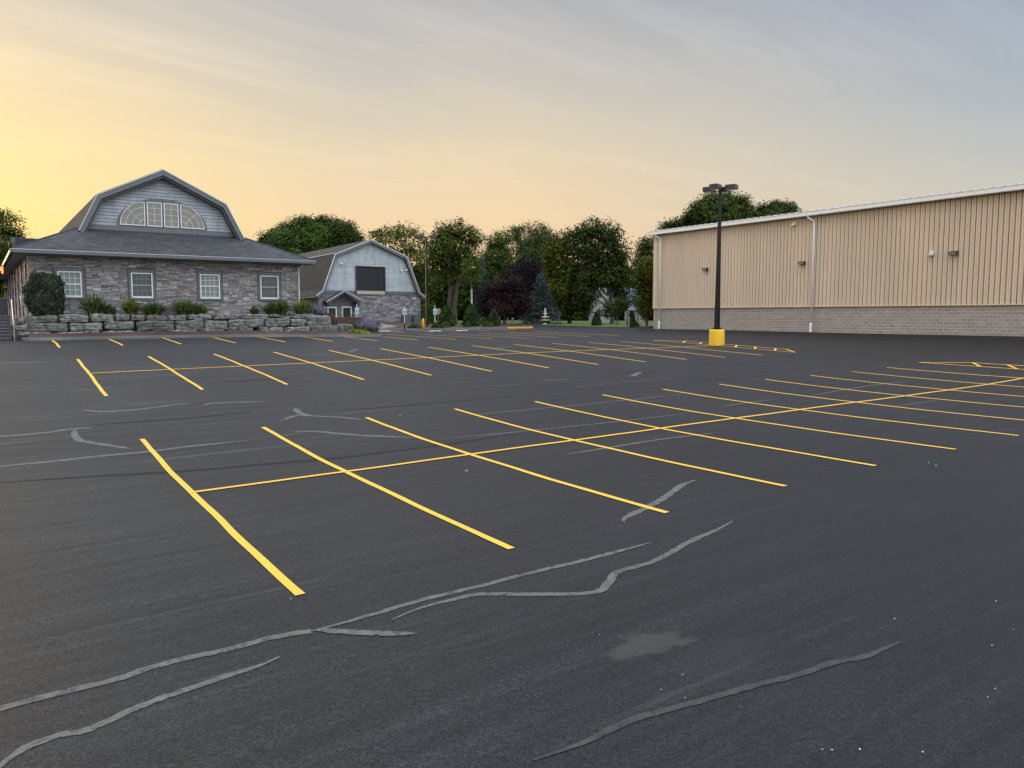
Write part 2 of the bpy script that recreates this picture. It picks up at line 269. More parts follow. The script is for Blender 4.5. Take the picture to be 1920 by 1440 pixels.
foliage('needle_blue', [(0.035, 0.055, 0.055), (0.055, 0.082, 0.085), (0.085, 0.118, 0.125), (0.05, 0.07, 0.065)], 0.05)
foliage('yew', [(0.022, 0.05, 0.015), (0.034, 0.075, 0.022), (0.055, 0.105, 0.032)], 0.08, 1.2); foliage('box_leaf', [(0.045, 0.07, 0.02), (0.075, 0.105, 0.03), (0.11, 0.13, 0.045)], 0.2, 1.2)
foliage('bush_leaf', [(0.025, 0.048, 0.028), (0.05, 0.085, 0.052), (0.095, 0.135, 0.09), (0.085, 0.05, 0.036), (0.04, 0.072, 0.042)], 0.12, 1.6)
foliage('blade', [(0.035, 0.075, 0.02), (0.06, 0.115, 0.03), (0.11, 0.17, 0.045), (0.24, 0.26, 0.09)], 0.3, 2.0); foliage('blade_lime', [(0.09, 0.14, 0.03), (0.15, 0.20, 0.045), (0.24, 0.27, 0.06)], 0.3, 2.0)
foliage('lime_leaf', [(0.14, 0.20, 0.02), (0.24, 0.30, 0.03), (0.36, 0.38, 0.05)], 0.3, 2.0); foliage('sage_stem', [(0.07, 0.10, 0.06), (0.12, 0.15, 0.10), (0.09, 0.12, 0.075)], 0.2, 2.0)
foliage('sage_bloom', [(0.16, 0.145, 0.21), (0.23, 0.21, 0.30), (0.30, 0.28, 0.36), (0.14, 0.125, 0.17)], 0.3, 2.0); foliage('copper_leaf', [(0.07, 0.03, 0.02), (0.15, 0.06, 0.04), (0.28, 0.14, 0.10)], 0.2, 2.0)
# ------------------------------------------------------------------ object helpers
def tag(o, label=None, cat=None, group=None, kind=None):
    for k, v in (('label', label), ('category', cat), ('group', group), ('kind', kind)):
        if v: o[k] = v
    return o
def empty(name, loc, label, cat, group=None, rz=0.0):
    o = bpy.data.objects.new(name, None); COL.objects.link(o); o.location = loc; o.rotation_euler = (0, 0, rz)
    o.empty_display_size = 0.3
    o['org'] = tuple(loc) if False else list(loc)
    return tag(o, label, cat, group)
class MB:
    """collects shapes in plan coordinates and links them as ONE mesh object; o is the base its vertices are measured from"""
    def __init__(s, o=(0, 0, 0)): s.o = Vector(o); s.v = []; s.f = []
    def add(s, vs, fs):
        n = len(s.v); s.v += [tuple(v) for v in vs]; s.f += [tuple(i+n for i in f) for f in fs]; return s
    def box(s, x0, x1, y0, y1, z0, z1):
        return s.add([(x0, y0, z0), (x1, y0, z0), (x1, y1, z0), (x0, y1, z0), (x0, y0, z1), (x1, y0, z1), (x1, y1, z1), (x0, y1, z1)],
                     [(3, 2, 1, 0), (4, 5, 6, 7), (0, 1, 5, 4), (1, 2, 6, 5), (2, 3, 7, 6), (3, 0, 4, 7)])
    def prism_y(s, pts, y0, y1):      # polygon in xz swept along y
        n = len(pts); vs = [(x, y0, z) for x, z in pts]+[(x, y1, z) for x, z in pts]
        return s.add(vs, [tuple(range(n)), tuple(range(2*n-1, n-1, -1))]+[(i+n, (i+1) % n+n, (i+1) % n, i) for i in range(n)])
    def poly(s, pts): return s.add(pts, [tuple(range(len(pts)))])
    def slab(s, pts, d):              # planar polygon given thickness by offset vector d
        n = len(pts); d = Vector(d); vs = [Vector(p) for p in pts]; vs += [p+d for p in vs]
        return s.add(vs, [tuple(range(n)), tuple(range(2*n-1, n-1, -1))]+[(i+n, (i+1) % n+n, (i+1) % n, i) for i in range(n)])
    def tube(s, pts, rad, n=8, caps=True):
        pts = [Vector(p) for p in pts]; rad = rad if isinstance(rad, (list, tuple)) else [rad]*len(pts)
        vs = []; up = None
        for i, p in enumerate(pts):
            d = (pts[min(i+1, len(pts)-1)]-pts[max(i-1, 0)]).normalized()
            a = (up if up else (Vector((1, 0, 0)) if abs(d.x) < 0.9 else Vector((0, 1, 0))))
            a = (a-d*a.dot(d)).normalized(); up = a; b = d.cross(a)
            vs += [p+rad[i]*(math.cos(2*math.pi*k/n)*a+math.sin(2*math.pi*k/n)*b) for k in range(n)]
        fs = [(i*n+k, i*n+(k+1) % n, (i+1)*n+(k+1) % n, (i+1)*n+k) for i in range(len(pts)-1) for k in range(n)]
        if caps: fs += [tuple(range(n-1, -1, -1)), tuple(range((len(pts)-1)*n, len(pts)*n))]
        return s.add(vs, fs)
    def lathe(s, c, prof, n=20):      # prof: (r, z)
        c = Vector(c); vs = []
        for r, z in prof: vs += [c+Vector((r*math.cos(2*math.pi*k/n), r*math.sin(2*math.pi*k/n), z)) for k in range(n)]
        fs = [(i*n+k, i*n+(k+1) % n, (i+1)*n+(k+1) % n, (i+1)*n+k) for i in range(len(prof)-1) for k in range(n)]
        fs += [tuple(range(n-1, -1, -1)), tuple(range((len(prof)-1)*n, len(prof)*n))]
        return s.add(vs, fs)
    def build(s, name, mat, parent=None, bevel=0.0, smooth=False):
        me = bpy.data.meshes.new(name); o = s.o
        if parent is None:
            me.from_pydata([(v[0]-o.x, v[1]-o.y, v[2]-o.z) for v in s.v], [], s.f)
        else:
            r = parent
            while r.parent: r = r.parent
            q = r.location; me.from_pydata([(v[0]-q.x, v[1]-q.y, v[2]-q.z) for v in s.v], [], s.f)
        me.materials.append(M[mat])
        if smooth: me.shade_smooth()
        ob = bpy.data.objects.new(name, me); COL.objects.link(ob)
        if parent is None: ob.location = o
        else: ob.parent = parent
        if bevel:
            b = ob.modifiers.new('Bevel', 'BEVEL'); b.width = bevel; b.segments = 2; b.limit_method = 'ANGLE'
        return ob
def quads(name, mat, P, parent, origin=None):
    """P: (n,4,3) world quads -> one mesh"""
    n = len(P); base = np.array(origin if origin is not None else parent.location, float)
    me = bpy.data.meshes.new(name); me.vertices.add(n*4); me.loops.add(n*4); me.polygons.add(n)
    me.vertices.foreach_set('co', (P.reshape(-1, 3)-base).ravel().astype(np.float32))
    me.loops.foreach_set('vertex_index', np.arange(n*4, dtype=np.int32)); me.polygons.foreach_set('loop_start', np.arange(0, n*4, 4, dtype=np.int32))
    me.update(calc_edges=True); me.materials.append(M[mat])
    o = bpy.data.objects.new(name, me); COL.objects.link(o)
    if parent: o.parent = parent
    else: o.location = base
    return o
# ------------------------------------------------------------------ sheets of the setting
def raster(name, xs, ys, off, mat, kind='structure'):
    xs = np.array(xs, float); ys = np.array(ys, float); X, Y = np.meshgrid(xs, ys); Z = gza(X, Y)+off
    nx, ny = len(xs), len(ys); me = bpy.data.meshes.new(name)
    idx = np.arange(nx*ny).reshape(ny, nx); q = np.stack([idx[:-1, :-1], idx[:-1, 1:], idx[1:, 1:], idx[1:, :-1]], -1).reshape(-1, 4)
    me.vertices.add(nx*ny); me.loops.add(q.size); me.polygons.add(len(q))
    me.vertices.foreach_set('co', np.stack([X, Y, Z], -1).ravel().astype(np.float32))
    me.loops.foreach_set('vertex_index', q.ravel().astype(np.int32)); me.polygons.foreach_set('loop_start', np.arange(0, q.size, 4, dtype=np.int32))
    me.update(calc_edges=True); me.shade_smooth(); me.materials.append(M[mat])
    o = bpy.data.objects.new(name, me); COL.objects.link(o); o['kind'] = kind; return o
far = [-3000, -1200, -500, -200, -90]
ground = raster('ground', far+list(range(-60, 70, 4))+[90, 200, 500, 1200, 3000], far+list(range(-60, 116, 4))+[150, 300, 700, 1500, 4000], -0.12, 'turf')
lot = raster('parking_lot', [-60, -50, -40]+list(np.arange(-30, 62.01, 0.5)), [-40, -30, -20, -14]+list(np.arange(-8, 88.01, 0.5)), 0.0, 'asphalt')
def drape(name, poly, off, mat, cell=2.0, kind='structure', thick=0.0):
    bm = bmesh.new(); bm.faces.new([bm.verts.new((p[0], p[1], 0)) for p in poly])
    lo = [min(p[i] for p in poly) for i in (0, 1)]; hi = [max(p[i] for p in poly) for i in (0, 1)]
    for i in (0, 1):
        c = math.ceil(lo[i]/cell)*cell
        while c < hi[i]:
            n = (1, 0, 0) if i == 0 else (0, 1, 0); co = (c, 0, 0) if i == 0 else (0, c, 0)
            bmesh.ops.bisect_plane(bm, geom=bm.verts[:]+bm.edges[:]+bm.faces[:], plane_co=co, plane_no=n); c += cell
    for f in bm.faces: f.normal_update()
    if sum(f.normal.z for f in bm.faces) < 0: bmesh.ops.reverse_faces(bm, faces=bm.faces[:])
    if thick:
        r = bmesh.ops.extrude_face_region(bm, geom=bm.faces[:]); 
        top = {v for v in r['geom'] if isinstance(v, bmesh.types.BMVert)}
    else: top = set(bm.verts)
    for v in bm.verts: v.co.z = gz(v.co.x, v.co.y)+(off if v in top else off-thick)
    me = bpy.data.meshes.new(name); bm.to_mesh(me); bm.free(); me.materials.append(M[mat])
    o = bpy.data.objects.new(name, me); COL.objects.link(o); o['kind'] = kind; return o
def resample(pts, step):
    out = []
    for a, b in zip(pts[:-1], pts[1:]):
        n = max(1, int((Vector(b)-Vector(a)).length/step))
        out += [Vector(a).lerp(Vector(b), i/n) for i in range(n)]
    return out+[Vector(pts[-1])]
def strip(name, pts, w, mat, off=0.008, wob=0.0, taper=False, step=0.35, parent=None, edge=0.0):
    """a painted or poured stripe lying on the lot"""
    pts = resample([(p[0], p[1], 0) for p in pts], step); n = len(pts); vs = []
    ph = random.random()*9
    for i, p in enumerate(pts):
        d = (pts[min(i+1, n-1)]-pts[max(i-1, 0)]).normalized(); q = Vector((-d.y, d.x, 0))
        s = wob*(math.sin(i*step*1.1+ph)+0.5*math.sin(i*step*2.7+2*ph)); k = 1.0
        if taper: k = min(1.0, 0.25+1.5*min(i, n-1-i)/max(1, n-1)*3)
        for sg in (-1, 1):
            h = w/2*k*(1+random.uniform(-edge, edge)); c = p+q*(s+sg*h); vs.append((c.x, c.y, gz(c.x, c.y)+off))
    me = bpy.data.meshes.new(name); me.from_pydata(vs, [], [(2*i, 2*i+2, 2*i+3, 2*i+1) for i in range(n-1)][::1])
    me.materials.append(M[mat]); o = bpy.data.objects.new(name, me); COL.objects.link(o)
    for f in me.polygons:
        if f.normal.z < 0: me.flip_normals(); break
    if parent: o.parent = parent
    return o
# ------------------------------------------------------------------ painted bays, 9 ft apart
for X0, Yf, Yc, Yn in ((2.56, 19.19, 13.70, 8.05), (2.56, 36.82, 31.54, 26.0)):
    for k in range(12):
        x = X0+2.74*k; j = random.uniform(-.05, .05)
        strip('stall_line', [(x+j, Yf+random.uniform(-.05, .05)), (x-j, Yn+random.uniform(-.05, .05))], 0.105, 'yellow_paint', 0.010, 0.010, parent=lot, edge=0.05)
    strip('centre_line', [(X0, Yc), (X0+2.74*12+0.25, Yc+0.02)], 0.105, 'yellow_paint', 0.014, 0.012, parent=lot, edge=0.04)
    xa, xb = X0+2.74*12+0.05, X0+2.74*12+1.25
    isl = [(xa, Yf+0.1), (xb, Yf-1.6), (xb, Yn+1.5), (xa, Yn), (xa, Yf+0.1)]
    strip('island_outline', isl, 0.10, 'yellow_paint', 0.018, 0.008, parent=lot)
    for yy in np.linspace(Yf-1.7, Yn+2.2, 6): strip('island_hatch', [(xb-.05, yy), (xa+.05, yy-0.85)], 0.11, 'yellow_paint', 0.021, parent=lot)
for k in range(14):
    x = 2.31+2.74*k
    strip('stall_line', [(x, 43.0), (x+random.uniform(-.06, .06), 48.28 if k < 8 else 53.8)], 0.105, 'yellow_paint', 0.010, 0.015, parent=lot)
for u, v in ((720, 621), (816, 620.6), (866, 619.6)):
    p = gnd(u, v); strip('bay_symbol', [(p.x-.45, p.y+.25), (p.x+.45, p.y-.3)], 0.8, 'white_paint', 0.012, parent=lot)
for x in (27.5, 30.3, 33.0, 35.8, 38.5): strip('stall_line', [(x, 57.6), (x, 62.3)], 0.1, 'white_paint', 0.010, parent=lot)
# poured crack filler and old seams
def seam(pix, w, mat='crack_sealer', taper=True, off=0.005):
    g_ = [gnd(*p) for p in pix]; q_ = [g_[0]]+g_+[g_[-1]]; sm = []
    for i in range(1, len(q_)-2):
        for t in np.linspace(0, 1, 6)[:-1]: sm.append(Vector([_cr(q_[i-1][k], q_[i][k], q_[i+1][k], q_[i+2][k], t) for k in (0, 1)]+[0]))
    g_ = sm+[g_[-1]]
    return strip('crack_seal', g_, w, mat, off, 0.012, taper, 0.05 if pix[0][1] > 850 else 0.12, lot, 0.2)
seam([(-60, 1346), (0, 1330), (100, 1303), (213, 1276), (300, 1247), (433, 1216), (520, 1193), (583, 1183)], 0.1, taper=False)
seam([(583, 1183), (640, 1168), (700, 1151), (780, 1128), (850, 1111), (920, 1095), (1000, 1074), (1080, 1055), (1150, 1037), (1222, 1018)], 0.085)
seam([(590, 1183), (640, 1185.5), (690, 1188), (735, 1189), (777, 1189)], 0.105, off=0.007)
seam([(-30, 1470), (18, 1425), (60, 1398), (110, 1380), (160, 1371), (205, 1352), (250, 1331), (300, 1311), (370, 1287), (430, 1266), (480, 1250), (523, 1231)], 0.085)
seam([(735, 1163), (790, 1140), (850, 1125), (900, 1115), (1000, 1115), (1090, 1113), (1125, 1107), (1140, 1090), (1155, 1072), (1200, 1060), (1240, 1045), (1290, 1018), (1340, 996), (1374, 978)], 0.095)
seam([(1171, 979), (1176, 970), (1215, 951), (1250, 931), (1280, 909), (1304, 900)], 0.13)
seam([(1000, 1427), (1090, 1395), (1180, 1352), (1260, 1330), (1340, 1308), (1420, 1285), (1500, 1265), (1560, 1243), (1620, 1230), (1684, 1203)], 0.07, 'faint_sealer')
seam([(-40, 879), (0, 875), (100, 865), (200, 854), (280, 847), (350, 838), (420, 831), (475, 825)], 0.17)
seam([(-40, 824), (0, 819), (40, 816), (80, 812), (140, 804), (176, 803)], 0.2); seam([(139, 804.5), (146, 823), (170, 830), (200, 835), (245, 842)], 0.16)
seam([(150, 767), (190, 772), (260, 768), (330, 759), (360, 757)], 0.17); seam([(385, 760), (392, 757), (440, 755), (505, 753)], 0.16)
seam([(527, 790), (555, 780), (580, 780), (640, 783), (680, 788)], 0.16); seam([(555, 766), (562, 774), (580, 781)], 0.2)
seam([(545, 809), (600, 810), (640, 814), (700, 818), (780, 821)], 0.17); seam([(530, 818), (570, 810)], 0.06)
for pts, w in (([(630, 778), (690, 772), (750, 768)], .06), ([(845, 782), (900, 777), (1040, 764), (1160, 752), (1300, 738)], .07), ([(810, 825), (900, 817), (1040, 803), (1180, 788), (1300, 774)], .08),
               ([(1057, 853), (1120, 843), (1180, 833), (1240, 824), (1350, 811)], .10), ([(-20, 790), (50, 783), (110, 779)], .07), ([(62, 720), (150, 715), (230, 708), (396, 703)], .08), ([(-20, 681), (60, 680), (100, 679)], .2),
               ([(110, 679), (126, 678)], .2), ([(127, 734), (165, 730)], .12), ([(180, 729.5), (216, 727)], .12), ([(1184, 706), (1192, 702), (1201, 698)], .22), ([(655, 661), (662, 658), (672, 655)], .2), ([(390, 671), (460, 667), (500, 664)], .1),
               ([(560, 667), (620, 664)], .15), ([(1060, 728), (1180, 716), (1290, 709)], .06), ([(1352, 763), (1420, 753), (1460, 748)], .08), ([(1520, 742), (1640, 722), (1715, 714)], .09), ([(1680, 762), (1760, 750)], .06), ([(930, 652), (960, 649.5)], .2), ([(700, 680), (760, 677)], .12), ([(860, 726), (950, 722), (1000, 717)], .06), ([(1010, 714), (1080, 711)], .1)):
    seam(pts, w)
for pts, w in (([(0, 905), (150, 895), (330, 884), (480, 872), (640, 858), (800, 838), (960, 815)], .16), ([(640, 770), (800, 757), (1000, 740)], .12), ([(420, 716), (560, 708)], .14), ([(180, 796), (350, 784), (470, 772)], .14)):
    seam(pts, w, 'dark_patch', True, 0.003)
_unused = [(1168, 1190), (1185, 1176), (1225, 1180), (1252, 1196), (1283, 1200), (1280, 1212), (1258, 1222), (1275, 1232), (1240, 1240), (1215, 1232), (1178, 1216)]
# pale grit glinting on the fresh coat
g = MB()
for u, v in ((1124, 1190), (1542, 1405), (1560, 1406), (1612, 1405), (1730, 1410), (1852, 1307), (1866, 1291), (1285, 1308), (1240, 1293), (1280, 1265), (1677, 1160), (1860, 1210), (750, 779), (478, 775.5), (1868, 1127), (1900, 1180), (545, 1123), (1741, 868), (1755, 873), (876, 883), (874, 883)):
    p = gnd(u, v); r = random.uniform(.0025, .006)*(1.0 if v > 1000 else 2.2); z = gz(p.x, p.y)
    g.lathe((p.x, p.y, z), [(r*.8, 0), (r*1.2, r*.4), (r*.5, r*.9)], 6)
tag(g.build('gravel', 'quartz'), kind='stuff', label='pale specks of grit scattered over the dark asphalt', cat='grit')
# ------------------------------------------------------------------ lawn, beds, kerbs, walk
p1, p2, p3 = at_F(960, 607.5, 95), at_F(1100, 611, 85), at_F(1178, 613, 75)
drape('lawn', [(p3.x, p3.y), (52, 53), (90, 52), (200, 52), (200, 300), (-200, 300), (-200, 140), (30, 128), (44, 92), (p1.x, p1.y), (p2.x, p2.y)], 0.05, 'turf', 8, thick=.15)
drape('planting_bed', [(27.6, 62.75), (44.0, 62.75), (47.2, 68.0), (50.6, 77.0), (50, 86), (46.4, 92), (38.2, 92), (37.9, 84), (36, 80), (33, 70)], 0.07, 'mulch', 3, thick=.15)
drape('side_walk', [(24.5, 63.2), (27.4, 62.75), (32.8, 70), (35.8, 80), (37.7, 84), (37.9, 91.9), (32.6, 91.9), (31.5, 80), (27, 68)], 0.09, 'concrete', 3, thick=.15)
drape('stone_bed', [(p3.x, p3.y), (48.48, 50.7), (49.5, 52.5), (58, 57.5)], 0.10, 'red_stone', 2, thick=.2)
def kerb(name, pts, w, h, mat):
    pts = resample([(a, b, 0) for a, b in pts], 1.0); n = len(pts); m = MB()
    vs = []
    for i, p in enumerate(pts):
        d = (pts[min(i+1, n-1)]-pts[max(i-1, 0)]).normalized(); q = Vector((-d.y, d.x, 0))
        a, b = p-q*w/2, p+q*w/2; za, zb = gz(a.x, a.y), gz(b.x, b.y)
        vs += [(a.x, a.y, za-.1), (a.x+q.x*.015, a.y+q.y*.015, za+h), (b.x, b.y, za+h), (b.x, b.y, zb-.1)]
    m.add(vs, [(4*i+k, 4*i+4+k, 4*i+5+k, 4*i+1+k) for i in range(n-1) for k in range(3)]+[(0, 1, 2, 3), (4*n-1, 4*n-2, 4*n-3, 4*n-4)])
    o = m.build(name, mat); o['kind'] = 'structure'; return o
kerb('planter_kerb', [(0.95, 49.3), (1.25, 48.7), (1.9, 48.45), (20.6, 48.45), (21.5, 48.75), (21.9, 49.5), (22.0, 52.2)], 0.16, 0.17, 'dark_kerb')
kb = kerb('kerb', [(23.5, 63.1), (27.4, 62.6), (40.9, 62.6)], 0.18, 0.14, 'concrete')
kerb('yellow_kerb', [(40.9, 62.6), (43.4, 62.6), (44.1, 62.9), (44.5, 63.7)], 0.18, 0.15, 'yellow_paint')
kerb('bed_kerb', [(44.5, 63.7), (47.4, 68.0), (50.8, 77.0)], 0.16, 0.13, 'concrete')
gm = MB(); xs_ = list(np.arange(1.2, 21.7, .25)); rr_ = random.Random(4)
rows_ = [[(x, 48.5+.5*max(0, 1.9-x)+ (max(0, x-20.6)**2*.5), gz(x, 48.5)+.11) for x in xs_]]+[[(x, y, gz(x, 48.9)+h+rr_.uniform(-.02, .02)) for x in xs_] for y, h in ((49.0, .20), (49.35, .33), (49.9, .40))]
gm.v = [p for r_ in rows_ for p in r_]; nx_ = len(xs_); gm.f = [(j*nx_+i, j*nx_+i+1, (j+1)*nx_+i+1, (j+1)*nx_+i) for j in range(3) for i in range(nx_-1)]
o = gm.build('gravel_strip', 'red_stone'); o['kind'] = 'structure'
# ------------------------------------------------------------------ retaining wall boulders
def boulder(x0, x1, y, z0, z1, depth, label, seed):
    r = random.Random(seed); bm = bmesh.new(); bmesh.ops.create_cube(bm, size=2)
    bmesh.ops.subdivide_edges(bm, edges=bm.edges[:], cuts=13, use_grid_fill=True)
    hx, hz, hy = (x1-x0)/2, (z1-z0)/2, depth/2
    from mathutils import noise as N
    off = Vector((seed*3.7, seed*1.3, seed*2.1)); tl = r.uniform(-.04, .04); e = r.uniform(5.5, 10)
    for v in bm.verts:
        p = v.co.copy(); k = (abs(p.x)**e+abs(p.y)**e+abs(p.z)**e)**(1/e); p /= k
        p = Vector((p.x*hx, p.y*hy, p.z*hz))
        n1 = N.noise(p*1.4+off); n2 = N.noise(p*4.5+off); n3 = N.noise(Vector((p.x*2, p.y*2, p.z*14))+off)
        nn = Vector((v.co.x*.6, v.co.y, v.co.z)).normalized()
        n4 = N.noise(p*9+off); rg = abs(N.noise(Vector((p.x*1.1, p.y*1.5, p.z*3.2))+off*2))
        p += nn*(0.11*n1*min(1, hz*2.2)+0.055*n2+0.05*n3+.022*n4-.10*max(0, .12-rg)-.015); p.z += tl*p.x+.03*n1*(1 if v.co.z > 0 else 0)
        v.co = p
    me = bpy.data.meshes.new('boulder'); bm.to_mesh(me); bm.free(); me.shade_smooth(); me.materials.append(M['boulder'])
    o = bpy.data.objects.new('boulder', me); COL.objects.link(o); o.location = ((x0+x1)/2, y+hy, (z0+z1)/2)
    return tag(o, label, 'boulder', 'boulders of the retaining wall')
a, b = 5.818, 4.465
def r1(*q): return [(q[0]/a, 560+q[1]/a), (q[2]/a, 560+q[3]/a)]
def r2(*q): return [(310+q[0]/b, 540+q[1]/b), (310+q[2]/b, 540+q[3]/b)]
TOP = [r1(158, 198, 282, 292), r1(272, 183, 635, 268), r1(632, 172, 985, 268), r1(985, 168, 1260, 256), r1(1258, 166, 1428, 243), r1(1426, 176, 1588, 243), r1(1586, 180, 1838, 243), r2(20, 226, 184, 277), r2(180, 220, 405, 268), r2(402, 216, 634, 266), r2(636, 219, 874, 265), r2(868, 221, 984, 246), r2(980, 232, 1068, 252), r2(1058, 216, 1258, 260)]
MID = [r1(170, 288, 312, 355), r1(304, 262, 755, 370), r1(752, 266, 1135, 360), r1(1130, 243, 1474, 345), r1(1484, 243, 1915, 360), r2(76, 267, 328, 357), r2(326, 267, 530, 346), r2(526, 262, 842, 336), r2(836, 246, 1054, 328), r2(1050, 258, 1184, 324), r2(1180, 230, 1400, 330)]
BOT = [r1(185, 362, 570, 412), r1(596, 366, 920, 410), r1(914, 346, 1100, 404), r1(1110, 352, 1480, 410), r1(1480, 358, 1700, 412), r2(20, 352, 290, 385), r2(286, 338, 510, 384), r2(520, 328, 742, 380), r2(780, 328, 994, 380), r2(996, 326, 1224, 384), r2(1220, 314, 1460, 388), r2(1452, 300, 1585, 378)]
ADJ = {'t': ['small pale wedge', 'long flat', 'broad lens shaped', 'rough dark', 'squat cracked', 'small rounded', 'neat oblong', 'short mossy', 'wide weathered', 'pale ledge like', 'flat smooth', 'thin chipped', 'thin sliver of a', 'last flat'],
       'm': ['blocky small', 'longest layered', 'dark sunken', 'clean faced split', 'biggest pale', 'bulging egg shaped', 'trapezoid', 'twin humped', 'round topped', 'nearly square', 'steep shouldered'],
       'b': ['half buried long', 'half buried low', 'short stack like', 'mostly buried', 'scarcely showing', 'low hidden', 'low pale topped', 'sloping low', 'chunky foot', 'dark foot', 'largest foot', 'corner foot']}
WHERE = {'t': 'boulder, top course of rock wall,', 'm': 'boulder, middle course of rock wall,', 'b': 'boulder, foot of rock wall,'}
NEAR = ['beside the dark steps', 'below the round bush', 'below the left window', 'below the first grass clump', 'between the two left windows', 'below the second window', 'under the dark grass clump', 'left of the third window', 'below the big grass clump', 'below the third window', 'right of the third window', 'below the fourth window', 'below the lime grass', 'nearest the barn doors']
sd = 1
for cs, y, dp, nm in ((TOP, 49.95, 0.9, 't'), (MID, 49.62, 1.0, 'm'), (BOT, 49.42, 0.9, 'b')):
    for i, ((u0, v0), (u1, v1)) in enumerate(cs):
        A_, B_ = at_Y(u0, v0, y), at_Y(u1, v1, y); uc = (u0+u1)/2
        near = NEAR[min(13, max(0, int((uc-26)/610*14)))]
        boulder(A_.x+.035, B_.x-.035, y, B_.z+.015, A_.z-.01, dp, '%s %s' % (ADJ[nm][i]+' '+WHERE[nm], near), sd); sd += 1
# packed soil of the raised bed
m = MB((10, 51, 2))
m.box(1.3, 21.0, 50.25, 52.3, 1.6, 2.86); o = m.build('raised_soil', 'mulch'); o['kind'] = 'structure'
# ------------------------------------------------------------------ stone veneer
def ashlar(x0, x1, z0, z1, unit, holes, y, mb, rnd, zmax=None, hs=(1, 1, 1, 1, 2)):
    nx, nz = int(round((x1-x0)/unit)), int(round((z1-z0)/unit)); ux, uz = (x1-x0)/nx, (z1-z0)/nz
    occ = np.zeros((nz, nx), bool)
    for hx0, hx1, hz0, hz1 in holes:
        occ[max(0, int(math.floor((hz0-z0)/uz))):int(math.ceil((hz1-z0)/uz)), max(0, int(math.floor((hx0-x0)/ux))):int(math.ceil((hx1-x0)/ux))] = True
    g = 0.005
    for j in range(nz):
        i = 0
        while i < nx:
            if occ[j, i]: i += 1; continue
            w = rnd.choice((3, 4, 4, 5, 6, 7)); h = rnd.choice(hs)
            if h == 2: w = min(w, 5)
            k = 0
            while k < w and i+k < nx and not occ[j, i+k]: k += 1
            w = k
            if j+h > nz or occ[j:j+h, i:i+w].any(): h = 1
            occ[j:j+h, i:i+w] = True
            a0, a1, b0, b1 = x0+i*ux+g, x0+(i+w)*ux-g, z0+j*uz+g, z0+(j+h)*uz-g; d = rnd.uniform(.025, .06); e = .014
            jt = lambda s=.008: rnd.uniform(-s, s)
            mb.add([(a0, y, b0), (a1, y, b0), (a1, y, b1), (a0, y, b1), (a0+e+jt(), y-d+jt(.01), b0+e+jt()), (a1-e+jt(), y-d+jt(.01), b0+e+jt()), (a1-e+jt(), y-d+jt(.01), b1-e+jt()), (a0+e+jt(), y-d+jt(.01), b1-e+jt())],
                   [(4, 5, 6, 7), (0, 1, 5, 4), (1, 2, 6, 5), (2, 3, 7, 6), (3, 0, 4, 7)]); i += w
def clipx(prof, z):
    xs = []
    for (xa, za), (xb, zb) in zip(prof[:-1], prof[1:]):
        if (za-z)*(zb-z) <= 0 and za != zb: xs.append(xa+(xb-xa)*(z-za)/(zb-za))
    return min(xs), max(xs)
def laps(prof, z0, z1, exp, y, mb, rnd, hole=None):
    z = z0
    while z < z1-.02:
        zt = min(z+exp, z1-.01); l0, r0 = clipx(prof, z+.001); l1, r1_ = clipx(prof, zt)
        segs = [(0.0, 1.0)]; n = rnd.randint(3, 5); cuts = sorted([rnd.random() for _ in range(n)])
        cs = [0]+cuts+[1]
        for s0, s1 in zip(cs[:-1], cs[1:]):
            q = lambda l, r, s: l+(r-l)*s
            xa, xb, xc, xd = q(l0, r0, s0), q(l0, r0, s1), q(l1, r1_, s1), q(l1, r1_, s0)
            spans = [(xa, xb, xc, xd)]
            if hole and z < hole[3] and zt > hole[2]:
                spans = []
                if xa < hole[0]: spans.append((xa, min(xb, hole[0]), min(xc, hole[0]), xd))
                if xb > hole[1]: spans.append((max(xa, hole[1]), xb, xc, max(xd, hole[1])))
            for a0, b0, c0, d0 in spans:
                mb.add([(a0, y-.055, z+.022), (b0, y-.055, z+.022), (c0, y-.03, zt), (d0, y-.03, zt), (a0, y-.002, z+.035), (b0, y-.002, z+.035)], [(0, 1, 2, 3), (4, 5, 1, 0)])
        z = zt
def rake(mb, prof, w, y0, y1):
    """a band of width w inside a roof outline, swept y0..y1"""
    n = len(prof); inner = []
    P = [Vector((x, z)) for x, z in prof]
    for i in range(n):
        dirs = []
        if i > 0: dirs.append((P[i]-P[i-1]).normalized())
        if i < n-1: dirs.append((P[i+1]-P[i]).normalized())
        ns = [Vector((d.y, -d.x)) for d in dirs]; nn = sum(ns, Vector((0, 0)))
        nn = nn.normalized(); inner.append(P[i]+nn*(w/max(.35, nn.dot(ns[0]))))
    for i in range(n-1):
        q = [P[i], P[i+1], inner[i+1], inner[i]]; mb.prism_y([(p.x, p.y) for p in q], y0, y1)
    return [(p.x, p.y) for p in inner]
